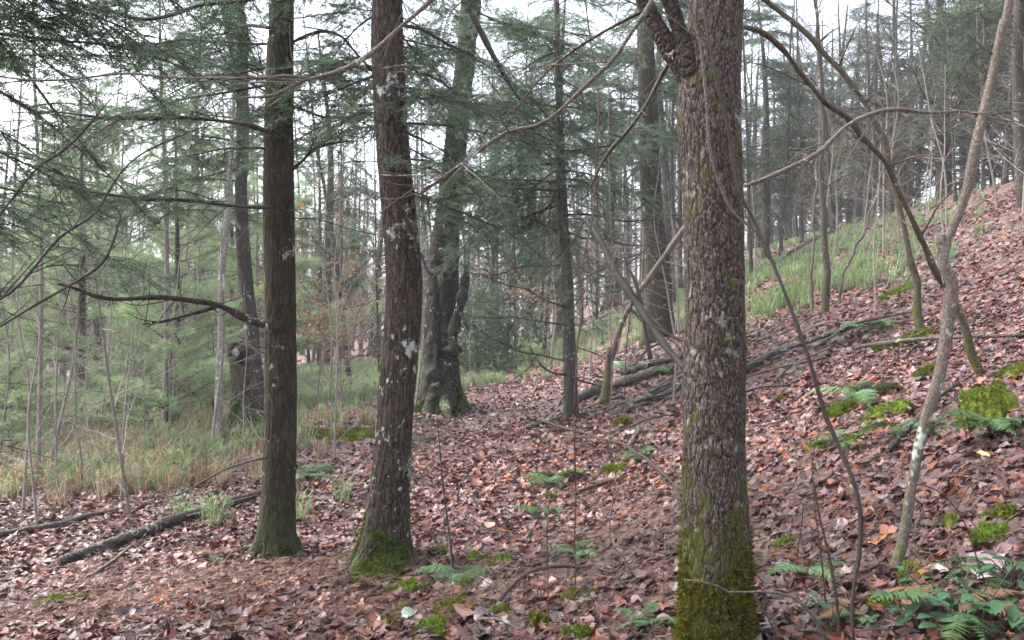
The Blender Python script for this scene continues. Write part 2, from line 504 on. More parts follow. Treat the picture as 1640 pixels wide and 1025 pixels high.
def trunk_mesh(name, W, R, mat, base, sides=64, step=0.012, amp=0.10, freq=9.0, stretch=0.28, flare=0.5, flare_h=0.18, seed=0, groove=None, knobs=(), fine_to=None):
    L_ = np.linalg.norm(np.diff(W, axis=0), axis=1).sum()
    n = int(min(420, max(24, L_ / step)))
    pr = resample(np.hstack([W, R[:, None]]), n)
    p, r = pr[:, :3], pr[:, 3]
    t, U, Wv = frames(p)
    th = np.arange(sides) * 2 * PI / sides
    z = p[:, 2] - base[2]
    s = np.concatenate([[0], np.cumsum(np.linalg.norm(np.diff(p, axis=0), axis=1))])
    dirs = np.cos(th)[None, :, None] * U[:, None] + np.sin(th)[None, :, None] * Wv[:, None]
    rr = np.repeat(r[:, None], sides, 1)
    q = dirs * (rr[..., None] * freq)
    q = np.concatenate([q[..., :2], (s[:, None] * freq * stretch).repeat(sides, 1)[..., None]], -1) + seed * 13.7
    n1 = fbm(q, 3)
    ridge = 1 - np.abs(2 * n1 - 1)
    big = vnoise(q * 0.25 + 3)
    fl = flare * np.exp(-np.maximum(z, 0) / flare_h)[:, None] * (1 + 0.55 * np.cos(3 * th + seed)[None] + 0.35 * np.cos(5 * th + 2 * seed)[None])
    rr = rr * (1 + fl) + r[:, None] * (amp * (ridge - 0.7) * 1.6 + 0.12 * (big - 0.5))
    ang = np.arctan2(dirs[..., 0], -dirs[..., 1])      # 0 faces the camera
    if groove:
        for (a0, w, dep, z1) in groove:
            rr = rr * (1 - dep * np.exp(-((ang - a0 - 0.25 * np.sin(z * 2.1)[:, None]) / w) ** 2) * (1 / (1 + np.exp((z[:, None] - z1) * 3))))
    for (a0, zz, w, hgt) in knobs:
        da = (ang - a0 + PI) % (2 * PI) - PI
        rr = rr + hgt * np.exp(-(da * r[:, None] / w) ** 2 - ((z[:, None] - zz) / w) ** 2)
    V = (p[:, None] + dirs * rr[..., None]).reshape(-1, 3) - base
    i = np.arange(n - 1)[:, None] * sides
    j = np.arange(sides)[None]
    k = (j + 1) % sides
    Q = np.stack([i + j, i + k, i + sides + k, i + sides + j], -1).reshape(-1, 4)
    return MB().add(V, None, Q).mesh(name, mat), p, r

def fuzz(mb, Pn, Nn, n, L, seed=0, wid=0.35):
    """short tufts on surface samples: Pn points, Nn normals"""
    g = np.random.default_rng(seed)
    k = g.integers(0, len(Pn), n)
    b = Pn[k] + g.normal(0, 0.006, (n, 3))
    d = Nn[k] + g.normal(0, 0.55, (n, 3))
    d /= np.linalg.norm(d, axis=1, keepdims=True)
    l = L * g.uniform(0.5, 1.3, n)[:, None]
    sidev = np.cross(d, g.normal(0, 1, (n, 3)))
    sidev /= np.maximum(np.linalg.norm(sidev, axis=1, keepdims=True), 1e-6)
    b = b - Nn[k] * L * 0.3
    V = np.stack([b - sidev * l * wid, b + sidev * l * wid, b + d * l * 1.5], 1).reshape(-1, 3)
    mb.add(V, np.arange(3 * n).reshape(-1, 3))
    return mb

def trunk_moss(root, p, r, base, z0, z1, n, L, mat, seed=1, a_lo=-PI, a_hi=PI, thr=0.5, flare=0.5, flare_h=0.18):
    g = np.random.default_rng(seed)
    m = n * 4
    z = g.uniform(z0, z1, m)
    a = g.uniform(a_lo, a_hi, m)
    pz = p[:, 2] - base[2]
    cx = np.interp(z, pz, p[:, 0]); cy = np.interp(z, pz, p[:, 1]); rr = np.interp(z, pz, r)
    rr = rr * (1 + flare * np.exp(-np.maximum(z, 0) / flare_h)) * 0.99
    N_ = np.stack([np.sin(a), -np.cos(a), 0 * a], -1)
    Pw = np.stack([cx, cy, z + base[2]], -1) + N_ * rr[:, None] - base
    keep = fbm(Pw * 6 + seed, 3) + 0.35 * (1 - (z - z0) / (z1 - z0)) > thr + 0.15
    Pw, N_ = Pw[keep], N_[keep]
    if len(Pw) < 10:
        return
    mb = fuzz(MB(), Pw, N_, n, L, seed)
    tag(link('moss', mb.mesh('moss', mat, smooth=False), root), None, None, kind='stuff')

ORD = ['first', 'second', 'third', 'fourth', 'fifth', 'sixth', 'seventh', 'eighth', 'ninth', 'tenth', 'eleventh', 'twelfth', 'thirteenth', 'fourteenth', 'fifteenth', 'sixteenth', 'seventeenth', 'eighteenth', 'nineteenth', 'twentieth']
TENS = {20: 'twenty', 30: 'thirty', 40: 'forty', 50: 'fifty', 60: 'sixty', 70: 'seventy', 80: 'eighty', 90: 'ninety'}
def ordinal(i):
    if i < 20: return ORD[i]
    n = i + 1
    t = n // 10 * 10
    if n % 10 == 0: return TENS[t][:-1] + 'ieth'
    return TENS[t] + '-' + ORD[n % 10 - 1]

# ------------------------------------------------------------------ the ground
def build_ground():
    a = np.linspace(-1, 1, 361)
    gx = np.sinh(a * 6.2) / np.sinh(6.2) * 260
    b = np.linspace(0, 1, 361)
    gy = -14 + 16.5 * b + (np.sinh(b * 5.5) / np.sinh(5.5)) * 290
    gx, gy = np.meshgrid(gx, gy)
    gz = H(gx, gy)
    V = np.stack([gx, gy, gz], -1).reshape(-1, 3)
    n = 361
    i = (np.arange(n - 1)[:, None] * n + np.arange(n - 1)[None]).ravel()
    Q = np.stack([i, i + 1, i + n + 1, i + n], -1)
    o = link('ground', MB().add(V, None, Q).mesh('ground', M['ground']))
    tag(o, 'leaf covered forest floor rising to a ridge beside the path', 'ground', kind='structure')
    return o
ground = build_ground()

# ------------------------------------------------------------------ leaf litter
PAL = np.array([(0.055, 0.027, 0.026), (0.088, 0.045, 0.040), (0.130, 0.068, 0.058), (0.175, 0.100, 0.086), (0.23, 0.082, 0.032),
                (0.30, 0.115, 0.040), (0.25, 0.165, 0.140), (0.33, 0.235, 0.19), (0.105, 0.066, 0.064), (0.175, 0.115, 0.110), (0.17, 0.050, 0.024)])
PW = np.array([1.7, 2.2, 2.2, 1.6, 1.0, 0.55, 0.8, 0.3, 1.6, 1.2, 1.1]); PW /= PW.sum()

def leaf_template(k, m=6):
    """one dead leaf, unit length along x: outline (oval, lobed or pointed), curled; m stations"""
    g = np.random.default_rng(100 + k)
    t = np.linspace(0, 1, m)
    w = np.sin(PI * np.clip(t, 0.02, 0.98)) ** 0.8 * (0.30 + 0.10 * (k % 3))
    if k % 3 == 1:
        w = w * (1 + 0.55 * np.cos(np.arange(m) * PI))
        w = np.clip(w, 0.02, None)
    if k % 3 == 2:
        w = w * (1.25 - 0.7 * t)
    bend, cup, tw = g.uniform(-0.4, 0.6), g.uniform(0.05, 0.7), g.uniform(-0.7, 0.7)
    z = bend * (t - 0.5) ** 2 + 0.05 * g.normal(0, 1, m)
    mid = np.stack([t - 0.5, 0 * t, z], -1)
    le = np.stack([t - 0.5 + 0.04 * g.normal(0, 1, m), w * g.uniform(0.75, 1.1, m), z + cup * w * 0.7 + tw * (t - 0.5) * w], -1)
    ri = np.stack([t - 0.5 + 0.04 * g.normal(0, 1, m), -w * g.uniform(0.75, 1.1, m), z + cup * w * 0.7 * g.uniform(0.2, 1.2) - tw * (t - 0.5) * w], -1)
    V = np.concatenate([le, mid, ri])
    i = np.arange(m - 1)
    Q = np.concatenate([np.stack([i, i + 1, m + i + 1, m + i], -1), np.stack([m + i, m + i + 1, 2 * m + i + 1, 2 * m + i], -1)])
    return V, Q

def rotz(a):
    c, s = np.cos(a), np.sin(a)
    R = np.zeros((len(a), 3, 3)); R[:, 0, 0] = c; R[:, 0, 1] = -s; R[:, 1, 0] = s; R[:, 1, 1] = c; R[:, 2, 2] = 1
    return R
def rotx(a):
    c, s = np.cos(a), np.sin(a)
    R = np.zeros((len(a), 3, 3)); R[:, 1, 1] = c; R[:, 1, 2] = -s; R[:, 2, 1] = s; R[:, 2, 2] = c; R[:, 0, 0] = 1
    return R
def roty(a):
    c, s = np.cos(a), np.sin(a)
    R = np.zeros((len(a), 3, 3)); R[:, 0, 0] = c; R[:, 0, 2] = s; R[:, 2, 0] = -s; R[:, 2, 2] = c; R[:, 1, 1] = 1
    return R

def slope_tilt(x, y):
    e = 0.05
    nx = -(H(x + e, y) - H(x - e, y)) / (2 * e)
    ny = -(H(x, y + e) - H(x, y - e)) / (2 * e)
    n = np.stack([nx, ny, np.ones_like(nx)], -1)
    n /= np.linalg.norm(n, axis=1, keepdims=True)
    X = np.stack([n[:, 2], 0 * nx, -n[:, 0]], -1); X /= np.linalg.norm(X, axis=1, keepdims=True)
    Y = np.cross(n, X)
    return np.stack([X, Y, n], -1)

def wedge(n, d0, d1, g, margin=0.18):
    d = np.sqrt(g.uniform(d0 * d0, d1 * d1, n))
    x = g.uniform(-0.586 - margin, 0.586 + margin, n) * d
    return x, d

def scatter_litter():
    g = np.random.default_rng(11)
    mb = MB()
    for (n, d0, d1, m, s0, s1, tilt) in ((9000, 1.0, 2.6, 6, 0.028, 0.075, 0.33), (66000, 2.6, 8.5, 5, 0.026, 0.078, 0.33), (72000, 8.5, 19, 4, 0.045, 0.09, 0.36), (30000, 19, 42, 3, 0.09, 0.18, 0.5)):
        x, y = wedge(n, d0, d1, g)
        q = fbm(np.stack([x, y, 0 * x], -1) * 0.55 + 3, 3)
        left = np.clip((-x - 0.22 * y - 0.2) / 2.5, 0, 1)
        keep = (q + g.uniform(-0.25, 0.25, n) > 0.24 + 0.16 * left) & (x < 15.5)
        x, y = x[keep], y[keep]
        kk = g.integers(0, 9, len(x))
        for k in range(9):
            s = kk == k
            if not s.any(): continue
            V, Q = leaf_template(k, m)
            c = int(s.sum())
            R = slope_tilt(x[s], y[s]) @ rotz(g.uniform(0, 2 * PI, c)) @ rotx(g.normal(0, tilt, c) + PI * (g.random(c) < 0.3)) @ roty(g.normal(0, tilt * 0.8, c))
            sc = s0 + (s1 * 1.1 - s0) * g.random(c) ** 1.8
            W = np.einsum('nij,vj->nvi', R, V) * sc[:, None, None]
            zoff = H(x[s], y[s]) + g.uniform(0.003, 0.028, c)
            W += np.stack([x[s], y[s], zoff], -1)[:, None]
            colr = PAL[g.choice(len(PAL), c, p=PW)] * g.uniform(0.75, 1.25, (c, 1))
            drift = fbm(np.stack([x[s], y[s], 0 * x[s]], -1) * 0.8 + 31, 3)[:, None]
            colr = colr * (0.5 + 0.9 * drift) * np.array([[0.93, 0.78, 0.79]])
            dry = np.clip((y[s] - 9) / 16, 0, 1)[:, None] * 0.5
            colr = colr * (1 - dry) + dry * colr @ np.array([[1.25, 0, 0], [0, 1.0, 0], [0, 0, 0.8]])
            off = (np.arange(c) * len(V))[:, None, None]
            mb.add(W.reshape(-1, 3), None, (Q[None] + off).reshape(-1, 4), np.repeat(colr, len(V), 0))
    o = link('leaf_litter', mb.mesh('leaf_litter', M['litter'], smooth=True))
    tag(o, 'wet brown and mauve fallen leaves carpeting the path and hillside', 'fallen leaves', kind='stuff')
    return o
litter = scatter_litter()

LEAF_ME = []
for k in range(9):
    V, Q = leaf_template(k, 7)
    LEAF_ME.append(MB().add(V, None, Q).mesh('fallen_leaf', M['loose']))

def near_leaves():
    g = np.random.default_rng(23)
    n = 290
    x, y = wedge(n, 2.3, 4.6, g, 0.0)
    R = slope_tilt(x, y)
    cols = PAL[g.choice(len(PAL), n, p=PW)]
    for i in range(n):
        o = link('fallen_leaf', LEAF_ME[int(g.integers(0, 9))], litter)
        r = Matrix(R[i].tolist()) @ Matrix((rotz(np.array([g.uniform(0, 6.28)]))[0] @ rotx(np.array([g.normal(0, 0.35)]))[0]).tolist())
        s = float(g.uniform(0.06, 0.105))
        o.matrix_local = Matrix.Translation((float(x[i]), float(y[i]), float(H(x[i], y[i])) + 0.03)) @ r.to_4x4() @ Matrix.Scale(s, 4)
        c = cols[i] * g.uniform(0.8, 1.25)
        o.color = (float(c[0]), float(c[1]), float(c[2]), 1)
near_leaves()

def single_leaf(px, py, s, col, k, rz, label):
    p = G(px, py)
    o = link('fallen_leaf', LEAF_ME[k])
    R = Matrix(slope_tilt(np.array([p[0]]), np.array([p[1]]))[0].tolist()).to_4x4()
    o.matrix_local = Matrix.Translation((p[0], p[1], p[2] + 0.045)) @ R @ Matrix.Rotation(rz, 4, 'Z') @ Matrix.Rotation(0.35, 4, 'X') @ Matrix.Scale(s, 4)
    o.color = (*col, 1)
    tag(o, label, 'leaf', 'single bright leaves lying on the litter')
single_leaf(783, 853, 0.11, (0.55, 0.38, 0.30), 0, 0.9, 'pale pink pointed leaf lying on the path right of the curved trunk')
single_leaf(742, 992, 0.12, (0.33, 0.16, 0.12), 2, 1.7, 'broad reddish leaf on the bright moss at the bottom of the picture')
single_leaf(1575, 745, 0.10, (0.52, 0.48, 0.22), 0, 1.4, 'pale yellow leaf on the slope below the big moss mound')
single_leaf(1585, 925, 0.15, (0.36, 0.24, 0.23), 2, 0.4, 'large mauve leaf above the green plants in the bottom right corner')
single_leaf(1008, 700, 0.12, (0.48, 0.40, 0.33), 6, 0.2, 'pale tan leaf among sticks behind the big birch, near dark branch')
single_leaf(805, 862, 0.10, (0.36, 0.22, 0.10), 1, 2.2, 'yellow brown lobed leaf just beside the pale pink leaf on the path')
single_leaf(655, 997, 0.08, (0.26, 0.32, 0.22), 2, 0.5, 'whitish green round leaf on the ground at the bottom, left of bright moss')
single_leaf(693, 940, 0.09, (0.36, 0.20, 0.14), 2, 2.5, 'curled brown leaf between the mossy trunk foot and the fern')

# ------------------------------------------------------------------ boughs (shared meshes)
def needles(mb, p0, p1, n, L, wid, up, g, mi, droop=0.0):
    """flat rows of needles on both sides of a twig"""
    ax = p1 - p0
    ln = np.linalg.norm(ax); ax = ax / max(ln, 1e-9)
    side = np.cross(up, ax); side /= max(np.linalg.norm(side), 1e-9)
    t = (np.arange(n) + g.uniform(0, 1, n)) / n
    b = p0 + (p1 - p0) * t[:, None]
    sg = np.where(np.arange(n) % 2 == 0, 1.0, -1.0)[:, None]
    d = side * sg * g.uniform(0.7, 1.1, (n, 1)) + ax * g.uniform(0.25, 0.7, (n, 1)) + up * g.uniform(-0.35, 0.35, (n, 1))
    d /= np.linalg.norm(d, axis=1, keepdims=True)
    l = L * g.uniform(0.7, 1.15, (n, 1))
    w = ax * wid
    V = np.stack([b - w, b + w, b + d * l + w * 0.7, b + d * l - w * 0.7], 1).reshape(-1, 3)
    mb.add(V, None, np.arange(4 * n).reshape(-1, 4))
    mi.append((n, 1))

def make_hemlock_bough(k, mats, nl=0.021, dens=85, thin=1.4):
    """a flat drooping spray 1.6 m long: limb, side shoots, twigs and needles"""
    g = np.random.default_rng(500 + k)
    limb, ned = MB(), MB()
    mi = []
    n = 14
    t = np.linspace(0, 1, n)
    ax = np.stack([1.6 * t, 0.10 * np.sin(t * 3 + k), 0.10 * t - 0.38 * t ** 2.2], -1)
    ax = wiggle(ax, 0.03, 4, k + 0.5)
    limb.add(*tube(ax, 0.012 * (1 - 0.85 * t), 5))
    m = 26
    for i in range(m):
        tt = 0.16 + 0.83 * (i + g.uniform(0, 0.7)) / m
        a = np.array([np.interp(tt, t, ax[:, c]) for c in range(3)])
        sgn = 1 if i % 2 == 0 else -1
        ln = (0.10 + 0.62 * (1 - tt) ** 0.8 * (0.35 + 0.65 * min(1, tt / 0.35))) * g.uniform(0.55, 1.15)
        an = sgn * g.uniform(0.75, 1.15)
        dr = np.array([math.cos(an), math.sin(an), g.normal(-0.12, 0.32)])
        e = a + dr * ln + np.array([0, 0, -0.5 * ln * ln])
        midp = (a + e) / 2 + np.array([0, 0, 0.05 * ln])
        sp = np.array([a, midp, e])
        limb.add(*tube(resample(sp, 4), np.array([0.0045, 0.0035, 0.0025, 0.0012]), 3, False))
        up = np.array([0, 0, 1.0]) + g.normal(0, 0.45, 3)
        q = max(2, int(ln / 0.065))
        for j in range(q):
            s = (j + 0.6) / q
            b = a * (1 - s) ** 2 + 2 * midp * s * (1 - s) + e * s * s
            for sg2 in (1, -1):
                if g.random() < 0.16: continue
                tl = (0.055 + 0.13 * (1 - s)) * g.uniform(0.6, 1.2)
                an2 = an + sg2 * g.uniform(0.6, 1.0)
                tip = b + np.array([math.cos(an2), math.sin(an2), g.normal(-0.25, 0.38)]) * tl
                limb.add(*tube(np.array([b, tip]), np.array([0.0016, 0.0008]) * thin, 3, False))
                needles(ned, b, tip, max(4, int(tl * dens * 2)), nl, 0.0017 * thin, up, g, mi)
        needles(ned, a * 0.6 + e * 0.4, e, max(4, int(ln * 0.6 * dens * 2)), nl, 0.0017 * thin, up, g, mi)
    return limb, ned

def bough_mesh(name, limb, ned, m_limb, m_ned):
    mb = MB()
    V1 = np.concatenate(limb.V); V2 = np.concatenate(ned.V)
    T = np.concatenate(limb.T) if limb.T else np.zeros((0, 3), int)
    Q1 = np.concatenate(limb.Q); Q2 = np.concatenate(ned.Q)
    mb.add(np.vstack([V1, V2]), T, np.vstack([Q1, Q2 + len(V1)]))
    idx = np.concatenate([np.zeros(len(T), int), np.zeros(len(Q1), int), np.ones(len(Q2), int)])
    return mb.mesh(name, [m_limb, m_ned], smooth=False, mat_index=idx)

HEM = [bough_mesh('bough', *make_hemlock_bough(k, None), M['twig_dark'], M['hemlock']) for k in range(6)]
HEMF = [bough_mesh('bough', *make_hemlock_bough(k + 20, None, 0.036, 46, 2.8), M['bark_far'], M['hemlock_far']) for k in range(4)]

def make_pine_bough(k):
    g = np.random.default_rng(900 + k)
    limb, ned = MB(), MB()
    t = np.linspace(0, 1, 10)
    ax = np.stack([1.1 * t, 0.08 * np.sin(4 * t + k), 0.10 * t + 0.12 * t * t], -1)
    limb.add(*tube(ax, 0.012 * (1 - 0.8 * t), 4))
    ends = []
    for i in range(15):
        tt = 0.2 + 0.8 * i / 15
        a = np.array([np.interp(tt, t, ax[:, c]) for c in range(3)])
        an = (1 if i % 2 else -1) * g.uniform(0.5, 1.0)
        ln = 0.12 + 0.38 * (1 - tt) * g.uniform(0.6, 1.1)
        e = a + np.array([math.cos(an), math.sin(an), g.uniform(0.0, 0.5)]) * ln
        limb.add(*tube(np.array([a, e]), np.array([0.005, 0.002]), 3, False))
        ends += [(a, e)]
    ends.append((ax[-3], ax[-1]))
    for a, e in ends:
        d0 = e - a; d0 /= np.linalg.norm(d0)
        for s in (0.45, 0.72, 1.0):
            n = 26
            b = a + (e - a) * s + g.normal(0, 0.006, (n, 3))
            d = d0 * 0.9 + g.normal(0, 0.55, (n, 3))
            d /= np.linalg.norm(d, axis=1, keepdims=True)
            l = g.uniform(0.07, 0.12, (n, 1))
            sd = np.cross(d, g.normal(0, 1, (n, 3))); sd /= np.linalg.norm(sd, axis=1, keepdims=True)
            w = sd * 0.0022
            V = np.stack([b - w, b + w, b + d * l + w * 0.4, b + d * l - w * 0.4], 1).reshape(-1, 3)
            ned.add(V, None, np.arange(4 * n).reshape(-1, 4))
    return limb, ned
PINE = [bough_mesh('bough', *make_pine_bough(k), M['twig_brown'], M['pine']) for k in range(4)]

def put_bough(root, base, at, az, pitch, scale, meshes, g, roll=0.0, name='bough'):
    o = link(name, meshes[int(g.integers(0, len(meshes)))], root)
    m = Matrix.Translation(Vector([float(v) for v in (np.asarray(at) - base)])) @ Matrix.Rotation(az, 4, 'Z') @ Matrix.Rotation(-pitch, 4, 'Y') @ Matrix.Rotation(roll + float(g.normal(0, 0.15)), 4, 'X') @ Matrix.Scale(scale, 4)
    o.matrix_local = m
    return o

def along(p, base, z):
    zz = p[:, 2] - base[2]
    return np.array([np.interp(z, zz, p[:, 0]), np.interp(z, zz, p[:, 1]), z + base[2]])

def crown_boughs(root, base, p, z0, z1, n, scale, meshes, seed, az_c=None, az_w=PI, avoid=None, pitch=(0.0, 0.15), top_shrink=0.6):
    """boughs whorled up a trunk between two heights; az_c/az_w limit their directions (0 = towards +x, pi/2 = away from the viewer)"""
    g = np.random.default_rng(seed)
    for i in range(n):
        z = z0 + (z1 - z0) * (i + g.uniform(0, 1)) / n
        az = g.uniform(-PI, PI) if az_c is None else az_c + g.uniform(-az_w, az_w)
        if avoid is not None and abs((az - avoid[0] + PI) % (2 * PI) - PI) < avoid[1]:
            az += PI
        s = scale * (1 - top_shrink * (z - z0) / max(z1 - z0, 0.1)) * g.uniform(0.75, 1.2)
        put_bough(root, base, along(p, base, z), az, g.normal(*pitch), s, meshes, g)

def dead_twigs(root, base, p, r, z0, z1, n, L, mat, seed, name='dead_twigs', az_c=None, az_w=PI, thick=0.004, kind_joined=True):
    """thin bare side branches with forks; one mesh of fine twigs too small to pick apart"""
    g = np.random.default_rng(seed)
    mb = MB()
    zz = p[:, 2] - base[2]
    for i in range(n):
        z = g.uniform(z0, z1)
        az = g.uniform(-PI, PI) if az_c is None else az_c + g.uniform(-az_w, az_w)
        ln = L * g.uniform(0.35, 1.1)
        a = along(p, base, z)
        d = np.array([math.cos(az), math.sin(az), g.normal(-0.02, 0.22)])
        q = np.array([a + d * ln * s + np.array([0, 0, -0.10 * ln * s * s]) for s in np.linspace(0, 1, 8)])
        q = wiggle(q, 0.035 * ln, 3.5, seed + i * 1.7)
        th = thick * g.uniform(0.6, 1.4)
        mb.add(*tube(q - base, th * np.linspace(1, 0.25, 8), 4))
        for f in range(int(g.integers(1, 5))):
            k = int(g.integers(2, 7))
            d2 = d + g.normal(0, 0.55, 3); d2 /= np.linalg.norm(d2)
            l2 = ln * g.uniform(0.15, 0.45)
            q2 = wiggle(np.array([q[k] + d2 * l2 * s for s in np.linspace(0, 1, 5)]), 0.03 * ln, 2.5, seed + i + f * 3.1)
            mb.add(*tube(q2 - base, th * 0.5 * np.linspace(1, 0.3, 5), 3))
    return tag(link(name, mb.mesh(name, mat), root), None, None, kind='stuff')

def tree_from(name, label, pts, d, mat, height, group=None, top=None, sides=48, step=0.02, cat='tree', **kw):
    """trunk traced from base (first point) upward, then continued above the frame to a height"""
    W, R = px_path(pts, d)
    base = np.array([W[0, 0], W[0, 1], float(H(W[0, 0], W[0, 1]))])
    W = list(W); R = list(R)
    W.insert(0, np.array([W[0][0], W[0][1], base[2] - 0.25])); R.insert(0, R[0])
    if W[1][2] < base[2] - 0.2: del W[1], R[1]
    dirn = (W[-1] - W[-2]); dirn /= np.linalg.norm(dirn)
    dirn = dirn * 0.5 + np.array(top if top is not None else (0, 0, 1)) * 0.5; dirn /= np.linalg.norm(dirn)
    zt = base[2] + height
    if W[-1][2] < zt - 0.5:
        k = (zt - W[-1][2]) / max(dirn[2], 0.3)
        W += [W[-1] + dirn * k * 0.5, W[-1] + dirn * k]
        R += [R[-1] * 0.72, R[-1] * 0.22]
    root = thing(name, label, cat, base, group)
    me, p, r = trunk_mesh('trunk', np.array(W), np.array(R), mat, base, sides=sides, step=step, **kw)
    link('trunk', me, root)
    return root, base, p, r

def limb(root, base, pts, d, mat, sides=7, wig=0.01, seed=0, name='branch', knots=0.25):
    W, R = px_path(pts, d)
    if name != 'limb': R = R * 0.85
    o = obj_tube(name, W, R, mat, sides, root, wig * 2.3, seed, origin=base, knots=knots + 0.1)
    if name in ('branch', 'dead_branch') and seed:
        g = np.random.default_rng(seed + 3000)
        seg = np.linalg.norm(np.diff(W, axis=0), axis=1).sum()
        for k in range(int(min(14, 2 + seg / 0.16))):
            i = int(g.integers(1, len(W))); t = g.uniform(0, 1)
            a = W[i - 1] * (1 - t) + W[i] * t; r = R[i - 1] * (1 - t) + R[i] * t
            dr = (W[i] - W[i - 1]); dr /= np.linalg.norm(dr); dr = dr * 0.7 + g.normal(0, 0.55, 3); dr /= np.linalg.norm(dr)
            ln = g.uniform(0.05, 0.45)
            m_ = a + dr * ln * 0.5 + g.normal(0, 0.015, 3)
            obj_tube('twig', [a, m_, a + dr * ln + (0, 0, g.normal(0, 0.03))], [min(r * 0.5, 0.004), min(r * 0.4, 0.003), 0.0008], mat, 5, o, 0.006, seed + k, origin=base)
    return o

# ------------------------------------------------------------------ the near trees
# big birch on the right of the picture
DB = 3.3
birch, b_base, b_p, b_r = tree_from('birch_tree', 'thick flaky barked birch in front on the right with mossy foot and forked limbs',
    [(1150, 1062, 122), (1148, 1000, 112), (1146, 850, 103), (1143, 650, 98), (1144, 450, 95), (1141, 300, 94), (1134, 180, 98), (1138, 80, 92), (1150, -40, 84)],
    DB, M['bark_birch'], 11.0, sides=150, step=0.009, amp=0.055, freq=42, stretch=0.35, flare=0.10, flare_h=0.15, seed=1,
    knobs=((0.25, 0.78, 0.03, 0.012), (0.1, 0.62, 0.03, 0.010), (0.35, 0.9, 0.04, 0.008)))
trunk_moss(birch, b_p, b_r, b_base, 0.0, 0.62, 20000, 0.012, M['moss_dull'], 3, thr=0.52, flare=0.1, flare_h=0.15)
trunk_moss(birch, b_p, b_r, b_base, 0.4, 2.2, 5000, 0.007, M['moss_dull'], 5, thr=0.72, flare=0.1, flare_h=0.15)
limb(birch, b_base, [(1140, 215, 40), (1124, 165, 44), (1102, 122, 38), (1076, 83, 32), (1052, 40, 28), (1030, -5, 26), (985, -110, 20), (930, -260, 12)], DB - 0.02, M['bark_limb'], 18, 0.004, 3, 'limb', 0.25)
limb(birch, b_base, [(1142, 190, 38), (1126, 150, 42), (1110, 108, 36), (1094, 60, 31), (1078, 15, 28), (1062, -30, 25), (1045, -120, 18), (1040, -300, 10)], DB - 0.05, M['bark_limb'], 18, 0.004, 4, 'limb', 0.25)
limb(birch, b_base, [(1045, 2, 10), (1012, 50, 8.5), (985, 92, 8), (945, 130, 7.5), (872, 195, 7.5), (812, 210, 7), (772, 236, 6.5), (722, 276, 6), (690, 300, 4.5), (668, 316, 3)], DB - 0.25, M['twig_tan'], 7, 0.004, 5)
limb(birch, b_base, [(1050, 10, 8), (1025, 20, 6), (960, 52, 5), (905, 90, 4.5), (862, 130, 4), (842, 155, 3.5), (822, 180, 2.5)], DB + 0.1, M['twig_brown'], 6, 0.004, 6)
limb(birch, b_base, [(1090, 80, 10), (1068, 108, 8.5), (1036, 163, 7.5), (1005, 210, 7), (975, 248, 6.5), (955, 285, 5), (938, 316, 3)], DB + 0.05, M['twig_dark'], 7, 0.004, 7)
limb(birch, b_base, [(990, 232, 4), (950, 235, 3.4), (905, 238, 3.2), (860, 231, 3), (812, 216, 2)], DB + 0.05, M['twig_dark'], 6, 0.004, 8)
limb(birch, b_base, [(1030, -20, 14), (930, -85, 12), (800, -80, 10), (735, -42, 9.5), (688, 2, 9), (640, 42, 9), (592, 85, 8.5), (545, 112, 8), (482, 131, 6.5), (438, 155, 6), (392, 158, 4), (345, 160, 2)], DB - 0.2, M['twig_tan'], 8, 0.004, 9)
limb(birch, b_base, [(500, 127, 5), (460, 121, 5), (400, 124, 5.5), (300, 122, 5), (212, 117, 4.5), (150, 124, 4), (90, 128, 3.5), (0, 122, 3), (-70, 118, 2)], DB - 0.2, M['twig_tan'], 7, 0.005, 10)
limb(birch, b_base, [(640, 42, 4), (600, 105, 3), (640, 104, 2.5), (700, 106, 1.5)], DB - 0.2, M['twig_tan'], 6, 0.004, 11)
limb(birch, b_base, [(722, 276, 3.5), (700, 280, 3), (640, 279, 2.5), (606, 278, 1.6)], DB - 0.25, M['twig_tan'], 6, 0.004, 12)
limb(birch, b_base, [(1150, -100, 16), (1260, -190, 13), (1420, -200, 10), (1560, -120, 6)], DB, M['twig_brown'], 8, 0.01, 13, 'limb')
limb(birch, b_base, [(690, 296, 3), (650, 318, 2.6), (620, 322, 2)], DB - 0.25, M['twig_tan'], 6, 0.004, 14)

# curved brown trunk
DM = 5.25
mid, m_base, m_p, m_r = tree_from('hemlock_tree', 'curved brown ridged trunk with white lichen and a mossy green foot, centre left',
    [(614, 905, 74), (618, 850, 66), (626, 760, 60), (634, 640, 57), (643, 540, 56), (647, 450, 55), (640, 350, 53), (628, 220, 51), (622, 100, 49), (620, -30, 46)],
    DM, M['bark_brown'], 10.0, sides=120, step=0.011, amp=0.10, freq=38, stretch=0.22, flare=0.50, flare_h=0.12, seed=2, top=(0.02, 0, 1))
trunk_moss(mid, m_p, m_r, m_base, -0.03, 0.34, 15000, 0.014, M['moss_base'], 7, thr=0.50, flare=0.45, flare_h=0.13)
